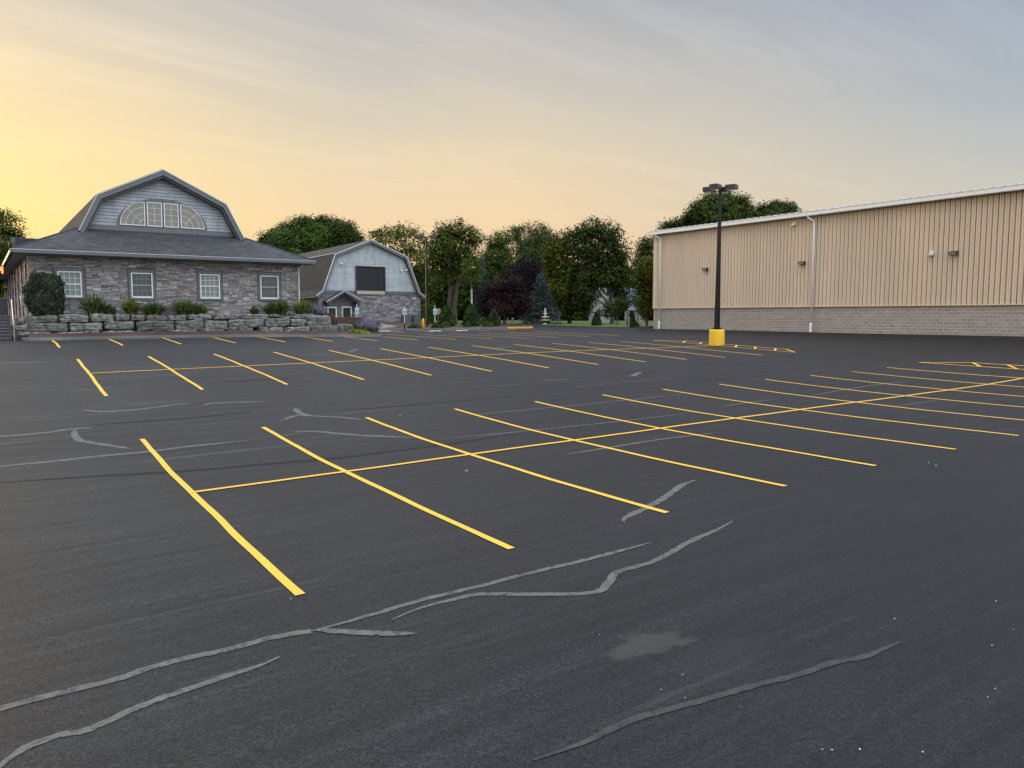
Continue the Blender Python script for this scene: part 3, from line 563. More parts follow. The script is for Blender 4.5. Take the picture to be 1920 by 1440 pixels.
# ------------------------------------------------------------------ stone office building
BO = (1.49, 51.6, 2.9)
office = empty('stone_office', BO, 'long stone office with hip roof, gambrel gable and arched upper window above the boulder wall', 'building', rz=0.021)
WINS = [(2.84, 4.04, 4.05, 5.53, 1), (6.67, 7.86, 4.05, 5.56, 0), (10.62, 11.82, 4.06, 5.59, 1), (14.41, 15.6, 4.08, 5.61, 0)]
m = MB(BO); rn = random.Random(3)
m2 = MB(BO); 
xs = [1.49]+[q for w in WINS for q in (w[0], w[1])]+[16.9]
for i in range(0, len(xs)-1, 2): m2.box(xs[i], xs[i+1], 51.62, 51.9, 1.5, 6.5)
for w in WINS: m2.box(w[0], w[1], 51.62, 51.9, 1.5, w[2]); m2.box(w[0], w[1], 51.62, 51.9, w[3], 6.5)
m2.box(1.49, 1.8, 51.905, 98, 1.5, 6.5); m2.box(16.6, 16.9, 51.905, 98, 1.5, 6.5); m2.box(1.8, 16.6, 97.7, 98, 1.5, 6.5)
wall = m2.build('wall', 'mortar', office)
ashlar(1.45, 16.94, 2.75, 6.46, 0.088, [(w[0]-.16, w[1]+.16, w[2]-.12, w[3]+.2) for w in WINS], 51.62, m, rn)
m.build('stone_veneer', 'stone', wall)
m = MB(BO)
sq = MB(); ashlar(-97.5, -51.7, 2.75, 6.46, .19, [], 0.0, sq, rn)
m.add([(1.487+y_, -x_, z_) for x_, y_, z_ in sq.v], [f_[::-1] for f_ in sq.f][:0] or [tuple(f_) for f_ in sq.f])
m.build('side_veneer', 'stone', wall)
for y in np.arange(54, 97, 5.2): MB(BO).box(1.36, 1.484, y, y+.16, 2.8, 6.44).build('pilaster', 'trim_dark', office)
m = MB(BO); m.box(3.2, 16.85, 51.5, 51.618, 2.6, 3.0); m.build('foundation', 'concrete', office)
for x0, x1, z0, z1, blind in WINS:
    f = MB(BO); t = .062
    f.box(x0, x0+t, 51.555, 51.70, z0, z1); f.box(x1-t, x1, 51.555, 51.70, z0, z1)
    f.box(x0+t, x1-t, 51.555, 51.70, z1-t, z1); f.box(x0+t, x1-t, 51.545, 51.70, z0, z0+t+.03)
    fr = f.build('window', 'white_frame', office)
    g = MB(BO); g.box(x0+t, x1-t, 51.66, 51.68, z0+t+.03, z1-t); g.build('pane', 'blind_glass' if blind else 'dark_glass', fr)
    k = MB(BO); b_ = .022 if blind else .011; zm = (z0+z1)/2+.01; dy = 51.62 if blind else 51.635
    for i in (1, 2, 3):
        x = x0+t+(x1-x0-2*t)*i/4
        for za, zb in ((z0+t+.03, zm-.03), (zm+.03, z1-t)): k.box(x-b_/2, x+b_/2, dy, 51.658, za, zb)
    for za, zb in ((z0+t+.03, zm-.03), (zm+.03, z1-t)): 
        z = (za+zb)/2; k.box(x0+t, x1-t, dy-.004, 51.656, z-b_/2, z+b_/2)
    k.build('muntin_grid', 'white_frame' if blind else 'grey_muntin', fr)
    k = MB(BO); k.box(x0+t, x1-t, 51.60, 51.659, zm-.03, zm+.03); k.build('meeting_rail', 'white_frame' if blind else 'grey_muntin', fr)
    s = MB(BO); ww = .13
    for sx in (x0-ww, x1+.008):
        zz = z0-.05
        while zz < z1-.02:
            h = rn.choice((.2, .26, .3)); s.box(sx+rn.uniform(0, .02), sx+ww-.01, 51.57+rn.uniform(0, .02), 51.62, zz, min(zz+h-.012, z1+.02)); zz += h
    n = 9
    for i in range(n): xa = x0-.13+(x1-x0+.26)*i/n; s.box(xa, xa+(x1-x0+.26)/n-.012, 51.55+rn.uniform(0, .02), 51.62, z1+.012, z1+.20)
    s.build('surround', 'window_surround', fr)
    s = MB(BO); s.box(x0-.2, x1+.2, 51.50, 51.62, z0-.12, z0-.012); s.build('sill', 'trim_slate', fr)
# roofs
ZE, ZT = 6.60, 8.24; EX0, EX1, EY = 0.66, 17.80, 50.75; TX0, TX1, TY = 4.2, 14.06, 54.28
m = MB(BO); m.slab([(EX0, EY, ZE), (EX1, EY, ZE), (TX1, TY, ZT), (TX0, TY, ZT)], (0, 0, .06)); m.build('hip_roof', 'shingle_front', office)
m = MB(BO)
m.slab([(EX0, 98.5, ZE), (EX0, EY, ZE), (TX0, TY, ZT), (TX0, 98.5, ZT)], (0, 0, .058)); m.slab([(EX1, EY, ZE), (EX1, 98.5, ZE), (TX1, 98.5, ZT), (TX1, TY, ZT)], (0, 0, .058)); m.build('side_roof', 'shingle_side', office)
m = MB(BO); m.tube([(EX0+.02, EY+.02, ZE+.075), (TX0, TY, ZT+.07)], .05, 6); m.build('hip_cap', 'shingle_front', office); m = MB(BO); m.tube([(EX1-.02, EY+.02, ZE+.075), (TX1, TY, ZT+.07)], .05, 6); m.build('hip_cap', 'shingle_front', office)
GP = [(4.22, 8.1), (5.29, 10.32), (9.11, 12.21), (12.97, 10.34), (14.07, 8.15)]
m = MB(BO)
for (xa, za), (xb, zb) in zip(GP[:-1], GP[1:]): m.slab([(xa, 53.72, za), (xb, 53.72, zb), (xb, 98, zb), (xa, 98, za)], (0, 0, .05))
m.build('gambrel_roof', 'shingle_brown', office)
m = MB(BO); inn = rake(m, [(x, z-.004) for x, z in GP], .30, 53.66, 53.80); m.build('rake_board', 'trim_slate', office)
m = MB(BO); rake(m, [(x, z-.31) if False else (x, z) for x, z in inn], .14, 53.80, 54.26); m.build('rake_soffit', 'trim_dark', office)
m = MB(BO); rake(m, [(x, z+.02) for x, z in GP], .045, 53.63, 53.66); m.build('drip_edge', 'trim_pale', office)
m = MB(BO); m.prism_y([(x, z) for x, z in inn[0:1]+inn[1:4]+inn[4:5]], 54.3, 54.5); gw = m.build('gable_wall', 'trim_slate', office)
m = MB(BO); laps(inn, 8.56, inn[2][1]-.02, .205, 54.3, m, rn); m.build('lap_siding', 'gable_siding', gw)
m = MB(BO); m.box(4.5, 13.75, 54.2, 54.298, 8.28, 8.56); m.build('band_board', 'trim_slate', office)
# arched window: two quarter lights and two tall lights
cx, zb, RR, RZ = 9.09, 8.66, 2.52, 1.62
def arc(xc, rx, rz, a0, a1, n=18): return [(xc+rx*math.cos(a0+(a1-a0)*i/n), zb+rz*math.sin(a0+(a1-a0)*i/n)) for i in range(n+1)]
m = MB(BO); out = [(cx-RR-.18, zb-.1)]+[(cx+(RR+.18)*math.cos(t), zb+(RZ+.17)*math.sin(t)) for t in np.linspace(math.pi, 0, 31)]+[(cx+RR+.18, zb-.1)]
m.prism_y(out, 54.22, 54.295); aw = m.build('arched_window', 'trim_slate', office)
def light(outline, grid_fn):
    n = len(outline); c = Vector((sum(p[0] for p in outline)/n, sum(p[1] for p in outline)/n)); t = .048
    inn_ = []
    for p in outline:
        d = Vector(p)-c; inn_.append((p[0]-t*(1 if d.x > 0 else -1)*min(1, abs(d.x)/.25), p[1]-t*(1 if d.y > 0 else -1)*min(1, abs(d.y)/.25)))
    f = MB(BO)
    for i in range(n):
        j = (i+1) % n; f.prism_y([outline[i], outline[j], inn_[j], inn_[i]], 54.155, 54.215)
    fr = f.build('light_frame', 'white_frame', aw)
    g = MB(BO); g.prism_y(inn_, 54.195, 54.210); g.build('gable_pane', 'gable_glass', aw)
    k = MB(BO); grid_fn(k); k.build('glazing_grid', 'white_frame', aw)
def bar(k, p, q, w=.018):
    d = (Vector(q)-Vector(p)).normalized(); s = Vector((-d.y, d.x))*w/2; p, q = Vector(p), Vector(q)
    k.prism_y([tuple(p-s), tuple(q-s), tuple(q+s), tuple(p+s)], 54.175, 54.194)
xl, xr = cx-.98, cx+.98
def quarter(sg):
    xi = cx+sg*1.06; rx = RR-1.06; 
    o_ = [(xi, zb)]+[(xi+sg*(rx)*math.cos(t), zb+(RZ-.12)*math.sin(t)) for t in np.linspace(0, math.pi/2, 15)]
    def gf(k):
        for q in (.26, .52, .77):
            pts = [(xi+sg*rx*q*math.cos(t), zb+(RZ-.12)*q*math.sin(t)) for t in np.linspace(0.03, math.pi/2-.03, 11)]
            for p_, q_ in zip(pts[:-1], pts[1:]): bar(k, p_, q_)
        t = math.radians(45); bar(k, (xi+sg*rx*.24*math.cos(t), zb+RZ*.22*math.sin(t)), (xi+sg*rx*.97*math.cos(t), zb+(RZ-.12)*.96*math.sin(t)))
    light(o_, gf)
def tall(x0, x1):
    z1 = zb+RZ-.10
    def gf(k):
        xm = (x0+x1)/2; bar(k, (xm, zb+.05), (xm, z1-.05))
        for i in (1, 2, 3): z = zb+(z1-zb)*i/4; bar(k, (x0+.05, z+.001), (x1-.05, z+.001), .016)
    light([(x0, zb), (x1, zb), (x1, z1), (x0, z1)], gf)
quarter(-1); tall(cx-.94, cx-.06); tall(cx+.06, cx+.94); quarter(1)
m = MB(BO); m.box(EX0+.1, EX1-.1, EY+.08, 51.60, 6.40, 6.43); m.box(EX0+.1, 1.48, 51.605, 98, 6.40, 6.43); m.box(16.91, EX1-.1, 51.605, 98, 6.40, 6.43); m.build('soffit', 'soffit', office)
m = MB(BO); m.box(EX0-.06, EX1+.06, EY-.11, EY+.02, ZE-.17, ZE+.02); m.box(EX0-.09, EX0+.02, EY+.025, 98, ZE-.17, ZE+.02); m.box(EX1-.02, EX1+.09, EY+.025, 98, ZE-.17, ZE+.02); m.build('gutter', 'trim_slate', office, .02)
m = MB(BO); m.box(EX0-.07, EX1+.07, EY-.125, EY-.09, ZE+.022, ZE+.05); m.build('gutter_highlight', 'trim_pale', office)  # pale strip paints the highlight along the gutter's top edge
m = MB(BO); m.tube([(17.2, EY+.1, 6.45), (17.0, 51.45, 6.2), (16.98, 51.5, 6.0), (16.98, 51.5, 2.9)], .05, 8); m.build('downspout', 'trim_pale', office)
m = MB(BO); m.box(2.2, 7.2, 86.5, 97, 6.7, 10.2); m.build('rear_wing', 'shingle_front', office)
m = MB(BO); m.slab([(2.0, 84.5, 8.0), (7.4, 84.5, 8.0), (7.4, 90.5, 10.5), (2.0, 90.5, 10.5)], (0, 0, .08)); m.slab([(2.0, 90.5, 10.5), (7.4, 90.5, 10.5), (7.4, 97.5, 9.0), (2.0, 97.5, 9.0)], (0, 0, .08)); m.build('rear_roof', 'shingle_front', office)
# added glowing body for a sun reflection under the left eave
p = at_Y(4, 505, 64); glint_root = empty('eave_glint', p, 'orange glowing lantern put in for a sun reflection under the left eave of the stone office', 'glint')
mt, nt, bs = new_mat('glint_glow'); bs.inputs['Base Color'].default_value = (.8, .2, .05, 1); bs.inputs['Emission Color'].default_value = (1, .22, .04, 1); bs.inputs['Emission Strength'].default_value = 2.2; M['glint_glow'] = mt
MB(p).lathe(p, [(.03, -.30), (.06, -.26), (.075, .18), (.04, .22)], 10).build('glint_globe', 'glint_glow', glint_root)
MB(p).lathe(p, [(.09, .22), (.07, .26), (.03, .3), (.02, 6.42-p.z)], 10).build('glint_hanger', 'trim_dark', glint_root)
# ------------------------------------------------------------------ steps, rail and cabinets at the office's left corner
so = Vector((-0.6, 48.9, gz(-.6, 48.9))); st = empty('entrance_steps', so, 'dark flight of steps with pale nosings left of the rock wall', 'steps')
m = MB(); m3 = MB(); z0 = so.z; n = 8; rh = (2.98-z0)/n
for i in range(n):
    y0 = 48.9+.3*i; m.box(-2.2, .42, y0, 48.9+.3*n, z0-.2 if i == 0 else z0+rh*i+.0005, z0+rh*(i+1)-.03); m3.box(-2.22, .44, y0-.03, y0+.3 if i < n-1 else y0+.32, z0+rh*(i+1)-.028, z0+rh*(i+1))
m.build('riser', 'step_dark', st); m3.build('tread', 'dark_kerb', st)
m = MB(); m.box(-2.2, .42, 51.62, 58, 2.70, 2.97); m.build('landing', 'concrete', st)
hr = empty('handrail', (0.55, 48.9, so.z), 'grey metal handrail rising beside the dark steps', 'handrail')
m = MB(); m.tube([(.56, 48.95, so.z+.86), (.56, 51.3, 3.86), (.56, 51.9, 3.86)], .03, 8); m.build('rail', 'galvanised', hr)
for y, zb_, zt in ((48.98, so.z, so.z+.87), (50.2, so.z+.6, so.z+1.4), (51.4, 2.9, 3.86)):
    m = MB(); m.tube([(.56, y, zb_), (.56, y, zt)], .026, 8); m.build('post', 'galvanised', hr)
def unit(name, x0, x1, y0, y1, z0, h, mat, label, cat, group=None):
    e = empty(name, ((x0+x1)/2, (y0+y1)/2, z0), label, cat, group)
    MB().box(x0, x1, y0, y1, z0, z0+h).build('casing', mat, e, .02)
    g = MB(); n = int((x1-x0)/.09)
    for i in range(n): xx = x0+.05+(x1-x0-.1)*i/n; g.box(xx, xx+.035, y0-.025, y0-.002, z0+.08, z0+h-.1)
    for i in range(int((y1-y0)/.1)): yy = y0+.05+.1*i; g.box(x0-.02, x0-.002, yy, yy+.04, z0+.08, z0+h-.1)
    g.build('louvre', mat, e)
    MB().box(x0-.03, x1+.03, y0-.03, y1+.03, z0+h+.002, z0+h+.05).build('lid', 'trim_dark' if mat == 'cabinet' else mat, e, .01)
    MB().lathe(((x0+x1)/2, (y0+y1)/2, z0+h+.05), [(.3*min(1, x1-x0), 0), (.3*min(1, x1-x0), .03), (.1, .05)], 14).build('fan_guard', 'cabinet', e)
    return e
unit('air_conditioner', -.32, .36, 54.2, 55.3, 2.97, .95, 'cabinet', 'black louvred cooling cabinet on the landing behind the dark steps', 'air conditioner')
mt_ = empty('meter_box', (1.2, 53.0, 3.6), 'small grey meter box on the office side wall behind the round bush', 'meter box')
MB().box(1.0, 1.42, 52.7, 53.1, 3.5, 4.1).build('box', 'galvanised', mt_, .02); MB().tube([(1.3, 52.9, 3.5), (1.3, 52.9, 2.9)], .04, 8).build('conduit', 'galvanised', mt_); MB().lathe((1.2, 52.695, 3.85), [(.1, -.05), (.1, .05)], 12).build('meter', 'trim_dark', mt_)
# ------------------------------------------------------------------ barn
BB = (39.4, 92.0, 1.9)
barn = empty('gambrel_barn', BB, 'pale blue grey barn with flared gambrel roof, black screened opening and stone lower wall', 'building')
BP = [(32.05, 5.33), (32.90, 6.02), (34.54, 10.46), (39.37, 12.47), (44.33, 10.50), (46.10, 5.98), (46.95, 5.33)]
m = MB(BB); m.box(32.6, 46.4, 92.03, 92.4, 1.5, 6.2); m.box(32.6, 32.9, 92.405, 119, 1.5, 6.0); m.box(46.1, 46.4, 92.405, 119, 1.5, 6.0); bw = m.build('wall', 'mortar', barn)
m = MB(BB); ashlar(32.56, 46.44, 1.75, 5.66, 0.12, [(33.05, 37.0, 1.7, 4.15)], 92.03, m, rn, hs=(1, 1, 1, 2)); m.build('stone_veneer', 'pale_stone', bw)
m = MB(BB)
for (xa, za), (xb, zb_) in zip(BP[:-1], BP[1:]): m.slab([(xa, 91.55, za), (xb, 91.55, zb_), (xb, 118.5, zb_), (xa, 118.5, za)], (0, 0, .06))
m.build('roof', 'shingle_brown', barn)
m = MB(BB); bi = rake(m, [(x, z-.004) for x, z in BP], .34, 91.48, 91.62); m.build('rake_board', 'trim_slate', barn)
m = MB(BB); rake(m, [(x, z+.05) for x, z in BP], .10, 91.42, 91.478); m.build('drip_edge', 'trim_pale', barn)
m = MB(BB); m.tube([(34.52, 91.6, 10.56), (34.52, 118.4, 10.56)], .05, 6); m.build('break_flashing', 'trim_pale', barn)
gp = [(33.2, 6.0)]+bi[2:5]+[(45.8, 6.0)]
m = MB(BB); m.prism_y([(32.9, 5.7)]+bi[2:5]+[(46.1, 5.7)], 92.04, 92.3) if False else m.prism_y(gp, 92.03, 92.3); bg = m.build('gable_wall', 'trim_slate', barn)
SO = (37.45, 41.30, 6.08, 9.08)
m = MB(BB); laps(gp, 6.05, bi[3][1]-.03, .24, 92.03, m, rn, (SO[0], SO[1], SO[2], SO[3])); m.build('lap_siding', 'barn_siding', bg)
m = MB(BB); m.box(32.7, 37.2, 91.93, 92.02, 5.66, 6.05); m.build('band_board', 'trim_slate', barn); m = MB(BB); m.box(41.55, 46.3, 91.93, 92.02, 5.66, 6.05); m.build('band_board', 'trim_slate', barn)
m = MB(BB); m.box(SO[0], SO[1], 91.99, 92.02, SO[2], SO[3]); sc = m.build('screened_opening', 'black_mesh', barn)
m = MB(BB); m.box(SO[0]-.12, SO[0], 91.88, 92.02, 5.66, SO[3]+.09); m.box(SO[1], SO[1]+.12, 91.88, 92.02, 5.66, SO[3]+.09); m.box(SO[0], SO[1], 91.88, 92.02, SO[3], SO[3]+.09); m.build('opening_frame', 'trim_dark', sc)
m = MB(BB); m.box(SO[0]+.02, SO[1]-.02, 91.84, 91.985, 5.64, 6.07); m.build('opening_sill', 'tan_board', sc)
m = MB(BB); m.tube([(32.0, 91.6, 5.2), (32.0, 118, 5.2)], .08, 6); m.tube([(32.1, 91.8, 5.1), (32.4, 91.9, 4.8), (32.45, 91.95, 4.6), (32.45, 91.95, 2.0)], .05, 6); m.build('downspout', 'trim_slate', barn)
for x, z in ((35.5, 9.33), (43.58, 8.79), (44.36, 8.82), (45.4, 5.17)):
    m = MB(BB); m.lathe((x, 91.8, z), [(.05, -.12), (.13, -.06), (.14, .04), (.08, .11)], 10); fl = m.build('flood_light', 'flood_white', barn); m = MB(BB); m.box(x-.05, x+.05, 91.8, 92.0, z-.05, z+.05); m.build('bracket', 'trim_pale' if z > 6 else 'bronze', fl)
# entry gable and glazed doors
EP = [(32.95, 4.62), (35.32, 6.0), (37.68, 4.70)]
m = MB(BB)
for (xa, za), (xb, zb_) in zip(EP[:-1], EP[1:]): m.slab([(xa, 90.5, za), (xb, 90.5, zb_), (xb, 91.92, zb_), (xa, 91.92, za)], (0, 0, .05))
pr = m.build('porch_roof', 'shingle_front', barn)
m = MB(BB); rake(m, EP, .22, 90.44, 90.5); m.build('porch_fascia', 'trim_slate', pr)
m = MB(BB); rake(m, [(x, z+.05) for x, z in EP], .06, 90.39, 90.438); m.build('porch_drip_edge', 'trim_pale', pr)
m = MB(BB); m.box(33.3, 33.7, 90.52, 91.95, 4.15, 4.65); m.build('porch_bracket', 'trim_dark', pr); m = MB(BB); m.box(36.9, 37.3, 90.52, 91.95, 4.15, 4.72); m.build('porch_bracket', 'trim_dark', pr)
m = MB(BB); m.box(33.3, 37.0, 91.955, 92.02, 4.15, 5.6); m.box(34.82, 35.42, 91.955, 92.02, 1.9, 4.145); m.build('porch_panel', 'window_surround', barn)
for x0, x1, z1 in ((33.1, 34.8, 4.06), (35.44, 36.75, 4.1)):
    z0 = 2.05; t = .15; m = MB(BB); m.box(x0, x0+t, 91.85, 92.0, z0, z1); m.box(x1-t, x1, 91.85, 92.0, z0, z1); m.box(x0+t, x1-t, 91.85, 92.0, z1-t-.04, z1); m.box(x0+t, x1-t, 91.85, 92.0, z0, z0+.16)
    if x1-x0 > 1.5: m.box(x0+.5, x0+.62, 91.85, 92.0, z0+.16, z1-t-.04)
    d = m.build('door', 'white_frame', barn); m = MB(BB); m.box(x0+t, x1-t, 91.95, 91.98, z0+.16, z1-t-.04); m.build('door_pane', 'door_glass', d)
    m = MB(BB); m.box(x0+.2, x0+.24, 91.78, 91.85, z0+.95, z0+1.25); m.build('handle', 'black_steel', d)
m = MB(BB); m.box(37.15, 37.35, 91.75, 91.95, 3.62, 3.95); wl = m.build('wall_lantern', 'black_steel', barn)
rl = empty('porch_railing', (35.4, 88.6, 2.05), 'thin black railing in front of the barn doors', 'railing')
m = MB(); m.tube([(34.2, 88.6, 3.05), (35.4, 88.6, 3.05), (36.2, 88.2, 2.4)], .03, 6); m.build('rail', 'black_steel', rl)
for x, y, h in ((34.2, 88.6, 1.0), (35.4, 88.6, 1.0), (36.2, 88.2, .45)): m = MB(); m.tube([(x, y, 1.95), (x, y, 2.05+h)], .03, 6); m.build('post', 'black_steel', rl)
for u0, u1, lb in ((756.5, 769, 'left grey condenser at the foot of the barn wall, behind the middle sign post'), (775.5, 788, 'right grey condenser at the foot of the barn wall, by its corner')):
    A_ = at_Y(u0, 605, 90.6); B_ = at_Y(u1, 605, 90.6); unit('condenser_unit', A_.x, B_.x, 90.4, 91.3, gz(A_.x, 90.6)+.05, .92, 'unit_grey', lb, 'condenser', 'condensers against the barn')
# ------------------------------------------------------------------ warehouse
WX, WY0, WY1, ZB, ZM, ZW = 48.5, -8.0, 50.4, 1.79, 3.62, 10.05
WO = (WX, 25.0, ZB)
wh = empty('warehouse', WO, 'long beige ribbed steel warehouse on a split block base with white gutter', 'building')
m = MB(WO); m.box(WX, WX+.2, WY0, WY1, 1.2, ZM); m.box(WX+.2, WX+42, WY1-.2, WY1, 1.2, ZM); m.box(WX+.2, WX+42, WY0, WY0+.2, 1.2, ZM); m.build('block_wall', 'block', wh)
m = MB(WO); pitch = .305; prof = []
y = WY0
while y < WY1-.01:
    for dy, dx in ((0, .17), (.004, 0), (.13, 0), (.155, -.04), (.225, -.04), (.23, .17)): prof.append((min(y+dy, WY1), dx))
    y += pitch
prof.append((WY1, 0)); prof[-1] = (WY1, 0); n = len(prof)
m.add([(WX-.03+dx, yy, ZM+.02) for yy, dx in prof]+[(WX-.03+dx, yy, ZW+.1) for yy, dx in prof], [(i+1, i, n+i, n+i+1) for i in range(n-1)])
ep = [(WX-.03, ZW+.1), (WX-.03, ZM+.02), (WX+42, ZM+.02), (WX+42, ZW+.1), (WX+21, ZW+1.85)]
m.prism_y(ep, WY1-.1, WY1+.03); m.prism_y(ep, WY0-.03, WY0+.1); m.build('siding', 'tan_steel', wh)
m = MB(WO); m.box(WX-.10, WX-.005, WY0, WY1+.06, ZM-.035, ZM+.018); m.build('base_flashing', 'tan_steel', wh)
m = MB(WO); m.box(WX-.065, WX+.3, WY1-.28, WY1+.045, ZM+.022, ZW+.08); m.build('corner_trim', 'tan_steel', wh)
m = MB(WO)
for xa, za, xb, zb_ in ((WX-.36, ZW+.24, WX+21, ZW+2.0), (WX+21, ZW+2.0, WX+42.3, ZW+.24)): m.slab([(xa, WY0-.3, za), (xb, WY0-.3, zb_), (xb, WY1+.5, zb_), (xa, WY1+.5, za)], (0, 0, .05))
rf = m.build('roof', 'roof_steel', wh)
m = MB(WO)
yy = WY0-.2
while yy < WY1+.5: 
    m.slab([(WX-.37, yy, ZW+.29), (WX+21, yy, ZW+2.05), (WX+21, yy+.07, ZW+2.05), (WX-.37, yy+.07, ZW+.29)], (0, 0, .06)); yy += .61
m.build('standing_seam', 'roof_steel', rf)
gpf = [(WX-.46, ZW+.21), (WX-.46, ZW-.01), (WX-.40, ZW-.05), (WX-.26, ZW-.05), (WX-.26, ZW+.02), (WX-.05, ZW+.02), (WX-.05, ZW+.21)]
m = MB(WO); m.prism_y(gpf, WY0-.3, WY1+.45); m.build('gutter', 'gutter_white', wh)
m = MB(WO); m.prism_y([(WX-.42, ZW+.232), (WX-.42, ZW+.215), (WX+.0, ZW+.215), (WX+.0, ZW+.232)], WY0-.3, WY1+.5); m.build('eave_gap', 'bronze', wh)
m = MB(WO); m.box(WX-.24, WX-.085, WY0, WY1, ZW-.03, ZW+.015); m.build('eave_trim', 'bronze', wh)
m = MB(WO); m.box(WX-.30, WX+21, WY1+.06, WY1+.48, ZW+.10, ZW+.22); m.build('gable_trim', 'gutter_white', wh)
for y in (49.55, 34.25, 18.6, 3.0):
    m = MB(WO); zb_ = gz(WX-.2, y)
    m.tube([(WX-.34, y+.42, ZW+.0), (WX-.34, y+.36, ZW-.14), (WX-.14, y+.04, ZW-.40), (WX-.13, y, ZW-.55), (WX-.13, y, zb_+.35)], .065, 10); ds = m.build('downspout', 'downspout_white', wh, smooth=True)
    m = MB(WO); m.tube([(WX-.13, y, zb_+.62), (WX-.13, y, zb_+.02)], .085, 10); m.build('standpipe', 'downspout_white', ds); m = MB(WO); m.tube([(WX-.13, y, zb_+.66), (WX-.13, y, zb_+.48)], .10, 10); m.build('collar', 'downspout_white', ds)
for y in (44.25, 35.1, 24.5, 8.0):
    z = 6.73; m = MB(WO); m.slab([(WX-.05, y-.22, z-.11), (WX-.05, y+.22, z-.11), (WX-.05, y+.22, z+.15), (WX-.05, y-.22, z+.15)], (-.045, 0, 0)); wp = m.build('wall_light', 'bronze', wh)
    m = MB(WO); m.prism_y([(WX-.096, z+.14), (WX-.34, z+.12), (WX-.37, z+.05), (WX-.29, z-.09), (WX-.096, z-.10)], y-.24, y+.24); m.build('housing', 'bronze', wp, .012)
    m = MB(WO); m.slab([(WX-.376, y-.2, z+.035), (WX-.376, y+.2, z+.035), (WX-.302, y+.2, z-.085), (WX-.302, y-.2, z-.085)], (-.012, 0, -.008)); m.build('lens', 'lens', wp)
for y, z in ((35.9, 9.62), (25.85, 6.82)):
    m = MB(WO); m.prism_y([(WX-.05, z+.17), (WX-.12, z+.17), (WX-.28, z-.08), (WX-.28, z-.15), (WX-.05, z-.15)], y-.15, y+.15); m.build('vent_hood', 'tan_steel' if z > 8 else 'gutter_tan', wh, .012)
# ------------------------------------------------------------------ light poles
def pole(x, y, base_h, ph, label, heads, rz):
    z = gz(x, y); e = empty('lot_light_pole', (x, y, z), label, 'light pole')
    if base_h:
        m = MB(); r = .46; m.lathe((x, y, z), [(r+.02, -.05), (r+.01, .03), (r, .12), (r-.01, base_h-.07), (r-.03, base_h-.02), (r-.09, base_h), (.02, base_h)], 40)
        m.build('pedestal', 'pedestal_yellow', e, smooth=False).data.shade_smooth()
    zb_ = z+base_h; m = MB(); m.box(x-.24, x+.24, y-.24, y+.24, zb_+.005, zb_+.05); m.box(x-.16, x+.16, y-.16, y+.16, zb_+.05, zb_+.13); m.build('base_plate', 'black_steel', e, .01)
    m = MB(); zt = zb_+ph
    vs = []
    for zz, w in ((zb_+.13, .125), (zt, .066)): vs += [(x-w, y-w, zz), (x+w, y-w, zz), (x+w, y+w, zz), (x-w, y+w, zz)]
    m.add(vs, [(3, 2, 1, 0), (4, 5, 6, 7), (0, 1, 5, 4), (1, 2, 6, 5), (2, 3, 7, 6), (3, 0, 4, 7)]); m.build('shaft', 'black_steel', e, .012)
    for k in range(heads):
        a = rz+2*math.pi*k/heads; c, s = math.cos(a), math.sin(a)
        def T(q): return (x+q[0]*c-q[1]*s, y+q[0]*s+q[1]*c, zt+q[2])
        m = MB(); b = MB().box(.38, 1.02, -.26, .26, -.10, .17); m.add([T(v) for v in b.v], b.f); h = m.build('lamp_head', 'dark_head', e, .02)
        m = MB(); b = MB().box(.05, .39, -.045, .045, -.02, .07); m.add([T(v) for v in b.v], b.f); m.build('arm', 'black_steel', h)
        m = MB(); b = MB().box(.44, .96, -.2, .2, -.125, -.103); m.add([T(v) for v in b.v], b.f); m.build('lens', 'lens', h)
    return e
pole(36.12, 32.06, .92, 8.36, 'tall black lot light with four heads on a round yellow pedestal before the warehouse', 4, 0.32)
q = at_F(800.5, 611, 78); pole(q.x, q.y, 0, 9.0, 'distant black twin headed lot light standing at the right corner of the barn', 2, -YAW)
# ------------------------------------------------------------------ signs, bollard, fountain, posts
def pictogram(x, y, z, s, e, par):
    """access symbol on a blue field"""
    m = MB(); m.box(x-s*.5, x+s*.5, y-.006, y-.001, z-s*.5, z+s*.5); f = m.build('symbol_field', 'sign_blue', par)
    m = MB(); m.lathe((0, 0, 0), [(s*.075, 0), (s*.075, .003)], 12); vs = [(x+v[0]-s*.06, y-.007-v[2], z+s*.34+v[1]) for v in m.v]; k = MB().add(vs, m.f)
    def bar_(a, b, w):
        d = (Vector(b)-Vector(a)).normalized(); n_ = Vector((-d.y, d.x))*w/2*s
        pts = [Vector(a)*1-n_/s, Vector(b)*1-n_/s, Vector(b)*1+n_/s, Vector(a)*1+n_/s]; k.prism_y([(x+p.x*s, z+p.y*s) for p in pts], y-.010, y-.0075)
    bar_((-.05, .26), (-.03, -.06), .09); bar_((-.03, .10), (.16, .10), .06); bar_((-.03, -.04), (.17, -.04), .09); bar_((.16, -.04), (.25, -.32), .08)
    pts = [(-.05+.27*math.cos(t), -.14+.27*math.sin(t)) for t in np.linspace(2.2, 5.9, 12)]
    for a, b in zip(pts[:-1], pts[1:]): bar_(a, b, .055)
    k.build('symbol', 'sign_white', par)
